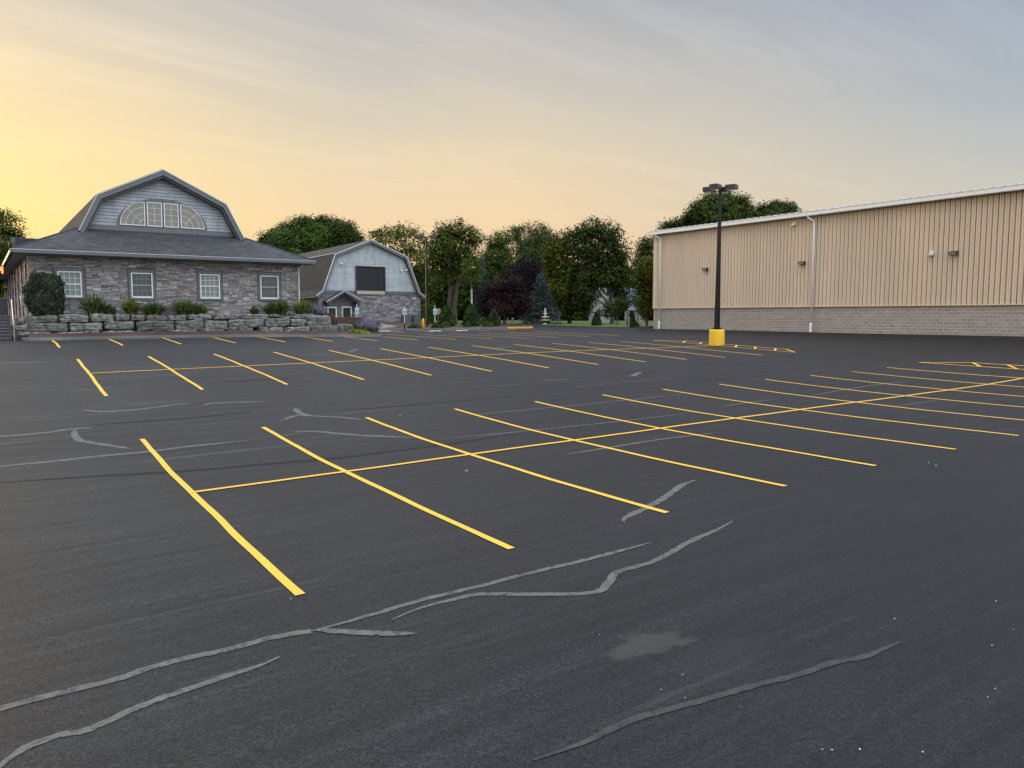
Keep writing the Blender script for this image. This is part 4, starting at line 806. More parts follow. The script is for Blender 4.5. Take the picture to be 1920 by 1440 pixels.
def sign(u, vb, F, uc, vc, label):
    p = at_F(u, vb, F); z = gz(p.x, p.y); c = at_F(uc, vc, F)
    e = empty('access_sign', (p.x, p.y, z), label, 'parking sign', 'accessible parking signs')
    m = MB(); m.tube([(p.x, p.y, z+.42), (p.x, p.y, c.z+.62)], .035, 8); m.build('post', 'sign_white', e)
    m = MB(); m.tube([(p.x, p.y, z-.05), (p.x, p.y, z+.6)], .055, 8); m.build('base_sleeve', 'black_steel', e); m = MB(); m.lathe((p.x, p.y, c.z+.62), [(.05, -.04), (.06, .03), (.04, .1)], 8); m.build('finial', 'black_steel', e)
    a = MB(); a.box(p.x-.19, p.x+.19, p.y-.06, p.y-.04, c.z-.26, c.z+.26); pl = a.build('panel', 'sign_white', e, .004)
    pictogram(p.x, p.y-.0605, c.z-.03, .30, e, pl)
sign(669.5, 616, 68, 669.5, 583, 'blue and white access sign against the barn doors, rising from the lavender clump')
sign(758.5, 618.3, 68, 758.5, 584.5, 'blue and white access sign before the barn wall, left of the yellow bollard')
sign(815.5, 615, 72, 815.5, 584.5, 'blue and white access sign between the far light pole and the first clipped cone')
p = at_F(793.5, 618, 69); z = gz(p.x, p.y); m = MB((p.x, p.y, z)); m.lathe((p.x, p.y, z), [(.11, -.1), (.11, .9), (.09, .98), (.04, 1.01)], 14); tag(m.build('bollard', 'pedestal_yellow', smooth=True), 'short yellow bollard at the kerb by the barn corner', 'bollard')
p = at_F(812, 613, 80); rs = empty('octagon_sign', (p.x, p.y, gz(p.x, p.y)), 'rust coloured round sign seen edge behind the third access sign', 'road sign'); c = at_F(822, 584, 80)
m = MB(); m.tube([(c.x, c.y, gz(c.x, c.y)), (c.x, c.y, c.z+.1)], .04, 6); m.build('post', 'post_wood', rs); m = MB(); m.prism_y([(c.x+.33*math.cos(a), c.z+.33*math.sin(a)) for a in np.linspace(math.pi/8, 2*math.pi+math.pi/8, 9)[:-1]], c.y-.05, c.y-.03); m.build('plate', 'red_sign', rs)
p = at_F(1022, 607, 93); z = gz(p.x, p.y)-.0; ft = empty('fountain', (p.x, p.y, z), 'pale four tiered stone fountain on the lawn edge', 'fountain')
MB().lathe(p.xy.to_3d()+Vector((0, 0, z)), [(.36, 0), (.40, .12), (.22, .18), (.15, .30), (.15, .42)], 20).build('pedestal', 'fountain_stone', ft, smooth=True)
for zz, r in ((.42, .60), (.82, .50), (1.22, .27), (1.50, .17)):
    MB().lathe((p.x, p.y, z+zz), [(.10, -.02), (r*.55, .0), (r*.92, .10), (r, .16), (r*.96, .19), (r*.5, .14), (.09, .16), (.08, .30), (.06, .42)], 20).build('basin', 'fountain_stone', ft, smooth=True)
MB().lathe((p.x, p.y, z+1.80), [(.05, 0), (.11, .06), (.07, .15), (.01, .22)], 12).build('finial', 'fountain_stone', ft, smooth=True)
for u, vb, vt, F, w, lb in ((961, 608, 596, 92, .15, 'weathered timber post at the lawn edge beside the purple maple'), (1033, 606.5, 599, 93, .07, 'thin short stake just right of the fountain'), (1179, 613.5, 594, 74, .13, 'grey timber post at the corner of the red stone bed'), (952, 606, 595, 96, .08, 'slim stake behind the purple maple trunk')):
    p = at_F(u, vb, F); z = gz(p.x, p.y); t = at_F(u, vt, F).z; m = MB((p.x, p.y, z)); m.tube([(p.x, p.y, z-.1), (p.x, p.y, t-.05), (p.x, p.y, t)], [w, w, w*.6], 6); tag(m.build('post', 'post_wood') if False else m.build('timber_post', 'post_wood'), lb, 'post')
# ------------------------------------------------------------------ plants
def leaf_quads(C, size, asp=0.6, up=0.0, rnd=rng, N=None):
    n = len(C); a = rnd.normal(size=(n, 3)); a[:, 2] += up
    if N is not None: w_ = N+rnd.normal(size=(n, 3))*.33; w_ /= np.linalg.norm(w_, axis=1)[:, None]; a -= w_*(a*w_).sum(1)[:, None]
    a /= np.linalg.norm(a, axis=1)[:, None]
    if N is None: b = rnd.normal(size=(n, 3)); b -= a*(a*b).sum(1)[:, None]; b /= np.linalg.norm(b, axis=1)[:, None]
    else: b = np.cross(w_, a)
    s = size*rnd.uniform(.6, 1.35, (n, 1)); a = a*s; b = b*s*asp
    return np.stack([C-a*.5, C-b*.5+a*.1, C+a*.5, C+b*.5+a*.1], 1)
def crown_points(blobs, dens, cl, per, rnd, nrm=False):
    """leaf clumps biased to the outside of each lobe; blobs: (centre, rx, ry, rz)"""
    out = []; nn = []
    for c, rx, ry, rz in blobs:
        n = max(6, int(dens*(rx*rz+ry*rz+rx*ry)/3))
        d = rnd.normal(size=(n, 3)); d /= np.linalg.norm(d, axis=1)[:, None]
        r = rnd.uniform(.35, 1.0, (n, 1))**.55*rnd.uniform(.82, 1.10, (n, 1))
        cc = np.array(c)+d*r*np.array([rx, ry, rz])
        k = rnd.integers(int(per*.5), int(per*1.5), n)
        pts = np.repeat(cc, k, 0)+rnd.normal(size=(k.sum(), 3))*cl*np.array([1, 1, .7]); out.append(pts)
        q = (pts-np.array(c))/np.array([rx, ry, rz]); q = q/(np.linalg.norm(q, axis=1)[:, None]+.01)*.75+np.array([0, 0, .65]); nn.append(q/np.linalg.norm(q, axis=1)[:, None])
    return (np.concatenate(out), np.concatenate(nn)) if nrm else np.concatenate(out)
def tree(name, label, F, ut, blobs, mat, leaf=.34, dens=16, cl=.42, per=20, bark='bark', tr=.22, group=None, seed=0, up=0.0, asp=.6, cat='tree', trunks=1, vb=None, lean=0.0):
    rnd = np.random.default_rng(seed+11); base = at_F(ut, 600, F); zb_ = gz(base.x, base.y)-.05
    e = empty(name, (base.x, base.y, zb_), label, cat, group)
    k = F/FPX; B = []
    for q in blobs:
        u, v, ru, rv = q[:4]; df = q[4] if len(q) > 4 else rnd.uniform(-.35, .35)*ru*k
        c = at_F(u, v, F+df); B.append(((c.x, c.y, c.z), ru*k, ru*k*.85, rv*k))
    P, N = crown_points(B, dens*1.4, cl, per, rnd, True); ok = P[:, 2] > zb_+.5; P, N = P[ok], N[ok]
    quads('crown', mat, leaf_quads(P, leaf*.96, asp, up, rnd, N), e)
    m = MB(); zc = sum(b[0][2] for b in B)/len(B); top = max(b[0][2]+.3*b[3] for b in B)
    cxy = Vector((sum(b[0][0] for b in B)/len(B), sum(b[0][1] for b in B)/len(B), 0))
    for t in range(trunks):
        o = Vector((.45*t*cY*1.6, -.45*t*sY*1.6, 0)); f = Vector((base.x, base.y, zb_))+o; fork = Vector((f.x*.75+cxy.x*.25, f.y*.75+cxy.y*.25, zb_+(zc-zb_)*.6))+o*.6
        m.tube([f, f+Vector((lean*.2, 0, (fork.z-zb_)*.35)), fork, Vector((cxy.x, cxy.y, top))+o], [tr*1.35, tr, tr*.75, tr*.15], 8)
    for i, b in enumerate(B):
        c = Vector(b[0]); s = Vector((base.x*.6+cxy.x*.4, base.y*.6+cxy.y*.4, zb_+(c.z-zb_)*.62)); m.tube([s, s.lerp(c, .55)+Vector((0, 0, .25*b[3])), c+Vector((0, 0, b[3]*.3))], [tr*.5, tr*.32, tr*.1], 5)
    m.build('trunk', bark, e); return e
tree('oak_tree', 'dark tree with gaps in its crown at the left edge, behind the stone office roof', 100, -12, [(8, 418, 26, 26), (-22, 425, 34, 40), (30, 443, 16, 14), (12, 455, 24, 20), (-10, 480, 40, 40), (2, 402, 12, 10)], 'leaf_oak', dens=13, seed=1)
tree('leafy_tree', 'mid green tree at the left edge close beside the office eave', 74, -70, [(-50, 470, 48, 44), (-70, 520, 60, 50), (-28, 515, 30, 40), (-22, 478, 22, 26), (-40, 440, 30, 24)], 'leaf_green', leaf=.3, dens=24, seed=24, tr=.25)
tree('round_tree', 'broad rounded green tree behind the office, left of the barn ridge', 138, 545, [(508, 450, 22, 16), (535, 440, 30, 24), (567, 428, 30, 22), (548, 462, 48, 34), (590, 452, 30, 30), (570, 415, 14, 10), (495, 458, 12, 9)], 'leaf_green', leaf=.42, dens=20, cl=.5, seed=2)
tree('round_tree', 'broad darker green tree rising behind the barn ridge', 142, 632, [(612, 428, 30, 22), (640, 435, 30, 24), (662, 447, 20, 18), (625, 458, 44, 34), (600, 440, 26, 30), (650, 468, 34, 26), (605, 414, 12, 9)], 'leaf_dark', leaf=.42, dens=20, cl=.5, seed=3)
tree('airy_tree', 'pale airy tree showing sky between its leaves above the barn right slope', 116, 765, [(706, 446, 20, 15), (728, 440, 24, 18), (755, 434, 26, 17), (740, 462, 34, 26), (775, 455, 30, 30), (795, 482, 34, 40), (770, 500, 40, 44), (805, 520, 26, 50), (790, 545, 30, 40)], 'leaf_pale', leaf=.36, dens=10.5, cl=.36, per=14, seed=4)
tree('tall_tree', 'tall full tree with twin trunks right of the far light pole', 104, 842, [(835, 440, 26, 22), (862, 433, 28, 18), (888, 446, 18, 22), (850, 462, 34, 26), (882, 472, 22, 30), (832, 480, 26, 36), (862, 492, 28, 24), (845, 512, 24, 24), (888, 505, 18, 26), (818, 470, 22, 34)], 'leaf_oak', dens=15, seed=5, trunks=2, tr=.34)
tree('leafy_tree', 'mid green tree left of the spiky crowned tree', 122, 935, [(925, 452, 18, 16), (945, 447, 22, 15), (930, 478, 28, 26), (958, 485, 30, 34), (945, 515, 34, 36), (915, 500, 18, 34)], 'leaf_green', dens=16, seed=6)
tree('spiky_tree', 'grey green tree with upright spiky branch tips above the purple trees', 126, 998, [(985, 450, 26, 22), (1012, 446, 26, 20), (1000, 475, 40, 26), (968, 440, 12, 14), (978, 430, 6, 12), (992, 428, 6, 12), (1006, 427, 6, 11), (1020, 430, 8, 12), (963, 432, 6, 12), (1035, 450, 14, 20), (1020, 495, 30, 26), (990, 505, 30, 20)], 'leaf_willow', dens=17, seed=7, up=1.4, asp=.35, leaf=.42)
tree('plum_tree', 'nearly black plum leaved tree just behind the purple maple', 104, 985, [(965, 510, 22, 20), (990, 505, 24, 20), (1000, 528, 26, 26), (975, 535, 26, 26), (1008, 512, 14, 14)], 'leaf_plum', dens=24, leaf=.26, seed=8)
tree('purple_maple', 'dark purple leaved maple in the planting bed', 88, 946, [(930, 538, 24, 17), (955, 532, 24, 16), (908, 558, 14, 20), (930, 560, 30, 22), (962, 558, 28, 24), (985, 562, 14, 22), (945, 578, 40, 15), (912, 578, 16, 14), (980, 580, 14, 12), (945, 520, 10, 8)], 'leaf_purple', dens=30, leaf=.22, cl=.30, per=22, tr=.16, seed=9, bark='grey_bark')
tree('golden_maple', 'olive gold tinged maple left of the biggest round tree', 100, 1068, [(1050, 462, 20, 20), (1072, 470, 22, 26), (1045, 495, 24, 26), (1070, 510, 26, 30), (1035, 470, 14, 26), (1032, 515, 16, 20), (1058, 540, 34, 28), (1080, 558, 26, 26), (1062, 445, 14, 14), (1040, 560, 20, 18), (1052, 585, 22, 13), (1078, 588, 18, 12)], 'leaf_olive', dens=20, seed=10)
tree('big_round_tree', 'biggest round dark tree, its trunk before the white house', 98, 1148, [(1088, 440, 22, 18), (1112, 428, 26, 16), (1140, 436, 26, 20), (1100, 465, 28, 26), (1135, 468, 32, 30), (1162, 470, 20, 30), (1120, 500, 36, 30), (1155, 505, 30, 30), (1095, 520, 26, 36), (1140, 522, 36, 14), (1170, 515, 18, 18), (1096, 556, 22, 26), (1090, 585, 18, 14), (1108, 540, 18, 22), (1165, 545, 18, 24)], 'leaf_dark', dens=20, seed=11, tr=.24)
tree('shade_tree', 'shadowy tree behind the warehouse corner, under the gutter end', 122, 1212, [(1215, 458, 20, 18), (1205, 480, 20, 26), (1222, 490, 22, 30), (1195, 508, 14, 26), (1212, 530, 22, 30)], 'leaf_dark', dens=20, seed=12)
tree('corner_tree', 'bright leaved tree touching the warehouse corner', 74, 1213, [(1212, 494, 14, 15), (1207, 512, 14, 18), (1214, 532, 16, 20), (1203, 540, 12, 16), (1214, 556, 15, 22), (1208, 575, 14, 20), (1198, 525, 9, 10)], 'leaf_olive', dens=40, leaf=.26, cl=.26, per=22, tr=.1, seed=13)
tree('big_round_tree', 'largest dark dome of a tree rising behind the warehouse roof and light pole', 120, 1350, [(1350, 382, 42, 26), (1318, 398, 32, 24), (1385, 396, 30, 30), (1350, 410, 60, 34), (1300, 412, 24, 16), (1402, 410, 20, 22), (1350, 460, 60, 40)], 'leaf_oak', leaf=.40, dens=24, cl=.45, seed=14, tr=.4)
tree('low_tree', 'low dark tree left of the dome tree behind the warehouse gutter', 124, 1262, [(1250, 426, 14, 11), (1270, 420, 18, 9), (1290, 424, 18, 12), (1260, 445, 36, 16), (1300, 445, 30, 20)], 'leaf_dark', leaf=.38, dens=24, seed=15)
tree('low_tree', 'small separate tree right of the dome tree, above the warehouse roof', 130, 1455, [(1432, 395, 16, 12), (1455, 388, 20, 12), (1478, 392, 16, 13), (1455, 410, 40, 18), (1492, 400, 9, 9)], 'leaf_dark', leaf=.38, dens=24, seed=16)
for i, (u, lb) in enumerate(((1158, 'small spreading tree under the biggest tree, before the white house'), (1196, 'slim small tree beside the clipped teardrop shrub near the warehouse'))):
    tree('small_tree', lb, 92 if i == 0 else 86, u, [(u-14, 572, 16, 14), (u+12, 566, 16, 15), (u-2, 582, 22, 10), (u-20, 585, 12, 9)] if i == 0 else [(u-6, 560, 11, 16), (u+6, 568, 10, 14)], 'leaf_dark', dens=26, leaf=.24, cl=.3, tr=.09, seed=20+i, bark='grey_bark')
tree('side_tree', 'bright green shrubby tree at the left edge beyond the dark steps', 92, -2, [(0, 545, 12, 26), (-16, 540, 20, 34), (6, 568, 8, 14)], 'leaf_pale', dens=26, leaf=.28, tr=.1, seed=23)
b_ = at_F(884, 600, 97); e = empty('birch_tree', (b_.x, b_.y, gz(b_.x, b_.y)), 'white birch trunk leaning between the blue spruce and the twin trunked tree', 'tree')
m = MB(); t1, t2 = at_F(884.5, 560, 97), at_F(883.5, 512, 97); m.tube([tuple(e.location), t1, t2, at_F(886, 490, 97)], [.13, .11, .09, .03], 8); m.build('trunk', 'birch', e)
P = crown_points([(tuple(at_F(886, 498, 96.5)), 1.2, 1.0, 1.3), (tuple(at_F(893, 522, 96.5)), .8, .7, 1.3), (tuple(at_F(879, 520, 96.5)), .6, .6, 1.2)], 26, .3, 18, rng); quads('crown', 'leaf_pale', leaf_quads(P, .3), e)
def spruce(u, vt, vb, ru, F, label, seed):
    rnd = np.random.default_rng(seed); base = at_F(u, vb, F); zb_ = gz(base.x, base.y); top = at_F(u, vt, F).z; H = top-zb_; Rm = ru*F/FPX
    e = empty('blue_spruce', (base.x, base.y, zb_), label, 'tree', 'blue spruces'); m = MB(); m.tube([(base.x, base.y, zb_), (base.x, base.y, top)], [.22, .03], 7); m.build('trunk', 'grey_bark', e)
    Q = []; z = .06
    while z < 1:
        r = Rm*(1-z)**.85+.08; nb = int(7+9*(1-z))
        for k in range(nb):
            a = rnd.uniform(0, 2*math.pi); rr = r*rnd.uniform(.75, 1.12); n = int(6+rr*14); s = np.sqrt(rnd.uniform(.03, 1, n))
            x = np.stack([np.cos(a)*rr*s, np.sin(a)*rr*s, z*H-.18*rr*s+.10*rr*s**3], 1)+rnd.normal(size=(n, 3))*np.array([.11, .11, .06]); Q.append(x+np.array([base.x, base.y, zb_]))
        z += .035
    P = np.concatenate(Q); quads('crown', 'needle_blue', leaf_quads(P, .30, .28, 0, rnd), e)
spruce(905, 484, 606, 27, 99, 'blue spruce between the twin trunked tree and the purple maple', 31); spruce(1013, 512, 607, 44, 95, 'blue spruce behind the fountain', 32)
def cone_shrub(u, vb, vt, ru, F, label, name='clipped_cone', mat='yew', shape=.62, group='clipped evergreens in the bed', seed=0, leaf=.16, n=3400):
    rnd = np.random.default_rng(seed); base = at_F(u, vb, F); zb_ = gz(base.x, base.y)+.06; H = max(.4, at_F(u, vt, F).z-zb_); Rm = ru*F/FPX
    e = empty(name, (base.x, base.y, zb_), label, 'shrub', group); t = rnd.uniform(0, 1, n)**1.25; a = rnd.uniform(0, 2*math.pi, n)
    prof = np.clip(np.minimum(1.0, (t+.12)*5), 0, 1)*np.clip(1-t, 0, 1)**shape*1.06; lob = 1+.07*np.sin(a*5+t*9+seed)+.05*np.sin(a*9-t*14); r = Rm*prof*lob*rnd.uniform(.86, 1.05, n)
    P = np.stack([base.x+r*np.cos(a), base.y+r*np.sin(a), zb_+t*H], 1); quads('foliage', mat, leaf_quads(P, leaf, .6, 0, rnd), e)
    m = MB(); m.lathe((base.x, base.y, zb_), [(Rm*.25, -.1)]+[(max(.02, Rm*.86*min(1, (q+.12)*5)*(1-q)**shape), q*H*.97) for q in (0, .1, .2, .35, .5, .65, .8, .9, .97)], 14); m.build('inner_growth', mat, e, smooth=True)
cone_shrub(838, 611, 570, 17.5, 80, 'first clipped green cone, right of the third access sign', seed=1); cone_shrub(883.5, 611, 570, 17, 81, 'second clipped green cone, in the middle of the bed', seed=2); cone_shrub(925, 610, 580, 14, 83, 'third and smallest clipped cone, beside the purple maple', seed=3)
cone_shrub(1118.5, 606, 584, 10, 88, 'teardrop clipped shrub below the white house', 'clipped_teardrop', 'yew', .62, 'teardrop shrubs on the lawn', 4, .14, 1600); cone_shrub(1184, 606, 582, 9, 84, 'teardrop clipped shrub beside the grey timber post', 'clipped_teardrop', 'yew', .5, 'teardrop shrubs on the lawn', 5, .14, 1600)
for i, (u, vb, vt, ru, F, lb, mt) in enumerate(((835, 614, 603, 10, 76, 'low yellow green mound before the first clipped cone', 'box_leaf'), (818, 614, 607, 9, 74, 'low dull mound at the foot of the third access sign', 'yew'), (830, 616, 608, 7, 73, 'tiny bright mound nearest the kerb', 'box_leaf'), (876, 612, 605, 7, 77, 'small dull mound before the second clipped cone', 'box_leaf'), (915, 611, 603, 10, 79, 'low mound left of the third clipped cone', 'box_leaf'), (905, 606, 595, 6, 90, 'yellowish shrub between the second and third cones', 'lime_leaf'), (778, 616, 610, 13, 72, 'dull twiggy mound between the middle sign and the bollard', 'bush_leaf'), (1190, 613, 604, 9, 74, 'round olive shrub in the red stone bed', 'leaf_olive'))):
    cone_shrub(u, vb, vt, ru, F, lb, 'low_mound', mt, .38, 'low mounds in the beds', 40+i, .13, 900)
# clipped round bush at the office corner
bp = Vector((2.15, 50.95, 2.86)); e = empty('round_bush', bp, 'large clipped round bush with reddish patches at the office corner', 'shrub'); rnd = np.random.default_rng(77); n = 15000
d = rnd.normal(size=(n, 3)); d /= np.linalg.norm(d, axis=1)[:, None]; sq = (np.abs(d)**2.7).sum(1)**(1/2.7); d /= sq[:, None]
lob = 1+.06*np.sin(d[:, 0]*5+d[:, 2]*4)+.05*np.sin(d[:, 1]*9+d[:, 2]*7)+.04*np.sin(d[:, 0]*14-d[:, 2]*11); P = np.array([bp.x, bp.y-.1, bp.z+1.22])+d*np.array([.93, .8, 1.26])*(lob*rnd.uniform(.86, 1.03, n))[:, None]
P[:, :2] += (P[:, 2:3]-bp.z < .7)*(np.array([[bp.x, bp.y]])-P[:, :2])*.22*(.7-np.minimum(.7, P[:, 2:3]-bp.z)); P = P[P[:, 2] > bp.z]
quads('foliage', 'bush_leaf', leaf_quads(P, .105, .6, 0, rnd), e); m = MB(); m.lathe((bp.x, bp.y-.1, bp.z), [(.3, -.05), (.45, .15), (.6, .5), (.64, 1.0), (.62, 1.6), (.5, 2.0), (.2, 2.2)], 18); m.build('inner_growth', 'bush_leaf', e, smooth=True)
def grass(u, vt, ru, label, mat='blade', y=50.7, n=170, zb_=2.86, name='ornamental_grass', group='grass clumps on the rock wall', seed=0, droop=.68, wid=.026):
    rnd = random.Random(seed); c = at_Y(u, 585, y); H = (at_Y(u, vt, y).z-zb_)*1.08; Rr = (at_Y(u+ru, 585, y).x-c.x)*1.7
    e = empty(name, (c.x, y, zb_), label, 'grass clump' if 'sage' not in name else 'shrub', group); m = MB()
    for i in range(n):
        a = rnd.uniform(0, 2*math.pi); l = rnd.uniform(.55, 1.05); o = rnd.uniform(0, .22)*Rr; reach = Rr*rnd.uniform(.15, 1.05); ca, sa = math.cos(a), math.sin(a); w = wid*rnd.uniform(.6, 1.3)
        pts = []
        for t in (0, .35, .7, 1):
            r = o+reach*t**1.5; zz = H*l*(1.5*t-droop*t**2.2*(.4+reach/Rr)); pts.append(Vector((c.x+ca*r, y+sa*r*.7, zb_+max(.0, zz))))
        s = Vector((-sa, ca, 0)); vs = []
        for k, p in enumerate(pts): ww = w*(1, .95, .7, .1)[k]; vs += [p-s*ww, p+s*ww]
        m.add(vs, [(0, 1, 3, 2), (2, 3, 5, 4), (4, 5, 7, 6)])
    m.build('blades', mat, e); return e
GR = ((176, 553, 24, 'dark strap leaved clump between the round bush and second window', 'blade'), (205, 572, 14, 'small grass clump right of the dark strap leaved one', 'blade'), (246, 560, 20, 'lime streaked grass clump below the second window', 'blade_lime'), (288, 566, 28, 'wide dark grass clump right of the lime streaked one', 'blade'), (346, 562, 26, 'big dark fountain of grass left of the third window', 'blade'), (374, 570, 18, 'grass clump with yellow tips beside the big dark fountain', 'blade_lime'), (477, 575, 9, 'tiny lone grass tuft below the wall between third and fourth windows', 'blade'), (508, 566, 18, 'grass clump left of the fourth window foot', 'blade'), (528, 561, 16, 'upright blue green grass below the fourth window', 'blade'), (566, 564, 20, 'bright lime grass clump at the right end of the rock wall', 'blade_lime'))
for i, (u, vt, ru, lb, mt) in enumerate(GR): grass(u, vt, ru, lb, mt, seed=60+i, n=230+9*ru)
def sage(c, H, Rr, label, seed, n):
    rnd = random.Random(seed); e = empty('russian_sage', c, label, 'shrub', 'russian sage'); m = MB(); fl = MB()
    for i in range(n):
        a = rnd.uniform(0, 2*math.pi); r = Rr*math.sqrt(rnd.random()); ca, sa = math.cos(a), math.sin(a); l = H*rnd.uniform(.65, 1.05); b0 = Vector((c[0]+ca*r*.55, c[1]+sa*r*.55, c[2])); t = Vector((c[0]+ca*r*1.1, c[1]+sa*r*1.1, c[2]+l*(1-.25*(r/Rr)**2)))
        s = Vector((-sa, ca, 0))*.018; mid = b0.lerp(t, .55)+Vector((0, 0, .05)); m.add([b0-s, b0+s, mid+s, mid-s], [(0, 1, 2, 3)])
        for k in range(3): q = b0.lerp(mid, rnd.uniform(.1, 1)); v = Vector((rnd.uniform(-.1, .1), rnd.uniform(-.1, .1), rnd.uniform(.02, .1))); m.add([q, q+v*.5+s, q+v, q+v*.5-s], [(0, 1, 2, 3)])
        for k in range(11):
            q = mid.lerp(t, rnd.random())+Vector((rnd.gauss(0, .035), rnd.gauss(0, .035), 0)); v = Vector((rnd.uniform(-.05, .05), rnd.uniform(-.05, .05), rnd.uniform(.03, .09))); w = Vector((-sa, ca, rnd.uniform(-.5, .5)))*.02; fl.add([q, q+v*.5+w, q+v, q+v*.5-w], [(0, 1, 2, 3)])
    m.build('stems', 'sage_stem', e); fl.build('flowers', 'sage_bloom', e)
q = at_Y(691, 630, 49.9); sage((q.x, 50.0, gz(q.x, 50.0)+.05), 1.25, 1.0, 'full lavender flowered sage at the kerb end, in front of the access sign', 81, 520)
q = at_Y(590, 585, 51.0); sage((q.x, 51.0, 2.75), 1.0, .85, 'lavender flowered sage behind the last lime grass, by the office corner', 82, 260)
def leafy(c, rx, rz, mat, label, seed, n, leaf, name):
    rnd = np.random.default_rng(seed); e = empty(name, c, label, 'shrub'); d = rnd.normal(size=(n, 3)); d /= np.linalg.norm(d, axis=1)[:, None]; d[:, 2] = np.abs(d[:, 2]); P = np.array(c)+d*np.array([rx, rx*.75, rz])*rnd.uniform(.45, 1.05, (n, 1))
    quads('foliage', mat, leaf_quads(P, leaf, .6, 0, rnd), e); m = MB(); rr = random.Random(seed)
    for k in range(12): a = rr.uniform(0, 6.28); m.tube([c, (c[0]+.7*rx*math.cos(a), c[1]+.5*rx*math.sin(a), c[2]+rz*.8)], [.018, .006], 4)
    m.build('stems', 'bark', e)
q = at_Y(672, 628, 49.2); leafy((q.x, 49.3, gz(q.x, 49.3)+.08), .95, .42, 'lime_leaf', 'low yellow green shrub spilling over the kerb below the lavender', 83, 1500, .10, 'golden_shrub')
q = at_Y(612, 588, 50.4); leafy((q.x, 50.4, 2.45), .75, .72, 'copper_leaf', 'copper leaved shrub on the last boulder before the barn doors', 84, 900, .12, 'copper_shrub')
# ------------------------------------------------------------------ white house far behind the trees
hp = at_F(1140, 600, 128); hs = empty('white_house', (hp.x, hp.y, gz(hp.x, hp.y)), 'white gabled house glimpsed under the biggest tree', 'house'); X, Y, Z = hs.location
def W(u, v, F=128): return at_F(u, v, F)
ax = (W(1200, 590)-W(1100, 590)).normalized(); dp = Vector((-ax.y, ax.x, 0))
def hpt(u, v, d=0.0): p = W(u, v); return tuple(p+dp*d)
m = MB(); pr_ = [hpt(1114, 606), hpt(1152, 606), hpt(1152, 560), hpt(1134, 535), hpt(1114, 562)]; m.slab(pr_, dp*9); m.slab([hpt(1184, 606, 2), hpt(1210, 606, 2), hpt(1210, 582, 2), hpt(1184, 582, 2)], dp*6); m.build('wall', 'house_white', hs)
m = MB(); m.slab([hpt(1110, 566, -.4), hpt(1134, 532, -.4), hpt(1134, 532, 9.4), hpt(1110, 566, 9.4)], (0, 0, .2)); m.slab([hpt(1134, 532, -.4), hpt(1156, 564, -.4), hpt(1156, 564, 9.4), hpt(1134, 532, 9.4)], (0, 0, .2)); m.slab([hpt(1180, 583, 1.6), hpt(1214, 583, 1.6), hpt(1214, 540, 6), hpt(1180, 540, 6)], (0, 0, .2)); m.build('roof', 'house_roof', hs)
for u in (1122, 1148): m = MB(); m.slab([hpt(u-4, 596, -.1), hpt(u+4, 596, -.1), hpt(u+4, 580, -.1), hpt(u-4, 580, -.1)], dp*.08); m.build('window', 'dark_glass', hs)
# far wood closing the view
rnd = np.random.default_rng(5); bl_ = []
for u in range(-140, 1500, 20):
    F = 165+rnd.uniform(-10, 14); c = at_F(u, 562+rnd.uniform(-22, 18), F); bl_.append(((c.x, c.y, c.z), 34*F/FPX, 34*F/FPX*.7, (44+rnd.uniform(-8, 12))*F/FPX))
P = crown_points(bl_, 20, .8, 18, rnd); P = P[P[:, 2] > 1.5]; fw = quads('distant_wood', 'leaf_dark', leaf_quads(P, .95, .8, 0, rnd), None, (60, 150, 1.9)); tag(fw, 'dense dark wood closing the view behind lawn and barn', 'wood', kind='stuff')
# under-growth hedge behind the bed
for u0, u1, vt, F, lb in ((795, 815, 572, 90, 'short clipped green hedge piece beside the barn corner'),):
    A_, B_ = at_F(u0, 605, F), at_F(u1, 605, F); n = 2600; t = rng.random(n); P = np.stack([A_.x+(B_.x-A_.x)*t, A_.y+(B_.y-A_.y)*t, gz(A_.x, A_.y)+rng.random(n)*(at_F(u0, vt, F).z-gz(A_.x, A_.y))], 1)+rng.normal(size=(n, 3))*np.array([.2, .3, .04]); e = empty('hedge', (A_.x, A_.y, gz(A_.x, A_.y)), lb, 'hedge'); quads('foliage', 'leaf_green', leaf_quads(P, .16), e)
# ------------------------------------------------------------------ sky
SUN_AZ, SUN_EL = math.atan2(-.30, .95), R(5)
w = bpy.data.worlds.new("World"); S.world = w; w.use_nodes = True; nt = w.node_tree; nt.nodes.clear()
tc = nt.nodes.new('ShaderNodeTexCoord'); sp = nt.nodes.new('ShaderNodeSeparateXYZ'); lk(nt, tc.outputs['Generated'], sp.inputs[0])
def srgb(r, g, b): return tuple(((c/255+.055)/1.055)**2.4 if c > 10 else c/255/12.92 for c in (r, g, b))
x_, y_, z_ = sp.outputs
hl = math_(nt, 'SQRT', math_(nt, 'ADD', math_(nt, 'MULTIPLY', x_, x_), math_(nt, 'MULTIPLY', y_, y_))); hl = math_(nt, 'MAXIMUM', hl, 1e-4)
ca = math_(nt, 'DIVIDE', math_(nt, 'ADD', math_(nt, 'MULTIPLY', x_, math.sin(SUN_AZ)), math_(nt, 'MULTIPLY', y_, math.cos(SUN_AZ))), hl)
ang = math_(nt, 'DIVIDE', math_(nt, 'ARCCOSINE', math_(nt, 'MINIMUM', math_(nt, 'MAXIMUM', ca, -1.0), 1.0)), math.pi)     # 0 sun .. 1 opposite
el = math_(nt, 'DIVIDE', math_(nt, 'ARCSINE', math_(nt, 'MINIMUM', math_(nt, 'MAXIMUM', z_, -1.0), 1.0)), math.pi/2)   # 0 horizon .. 1 zenith
wv = noise(nt, coords(nt, (2.2, 2.2, 9), kind='Generated'), 1.0, 3); el = math_(nt, 'ADD', el, math_(nt, 'MULTIPLY', math_(nt, 'SUBTRACT', wv, .5), .05))
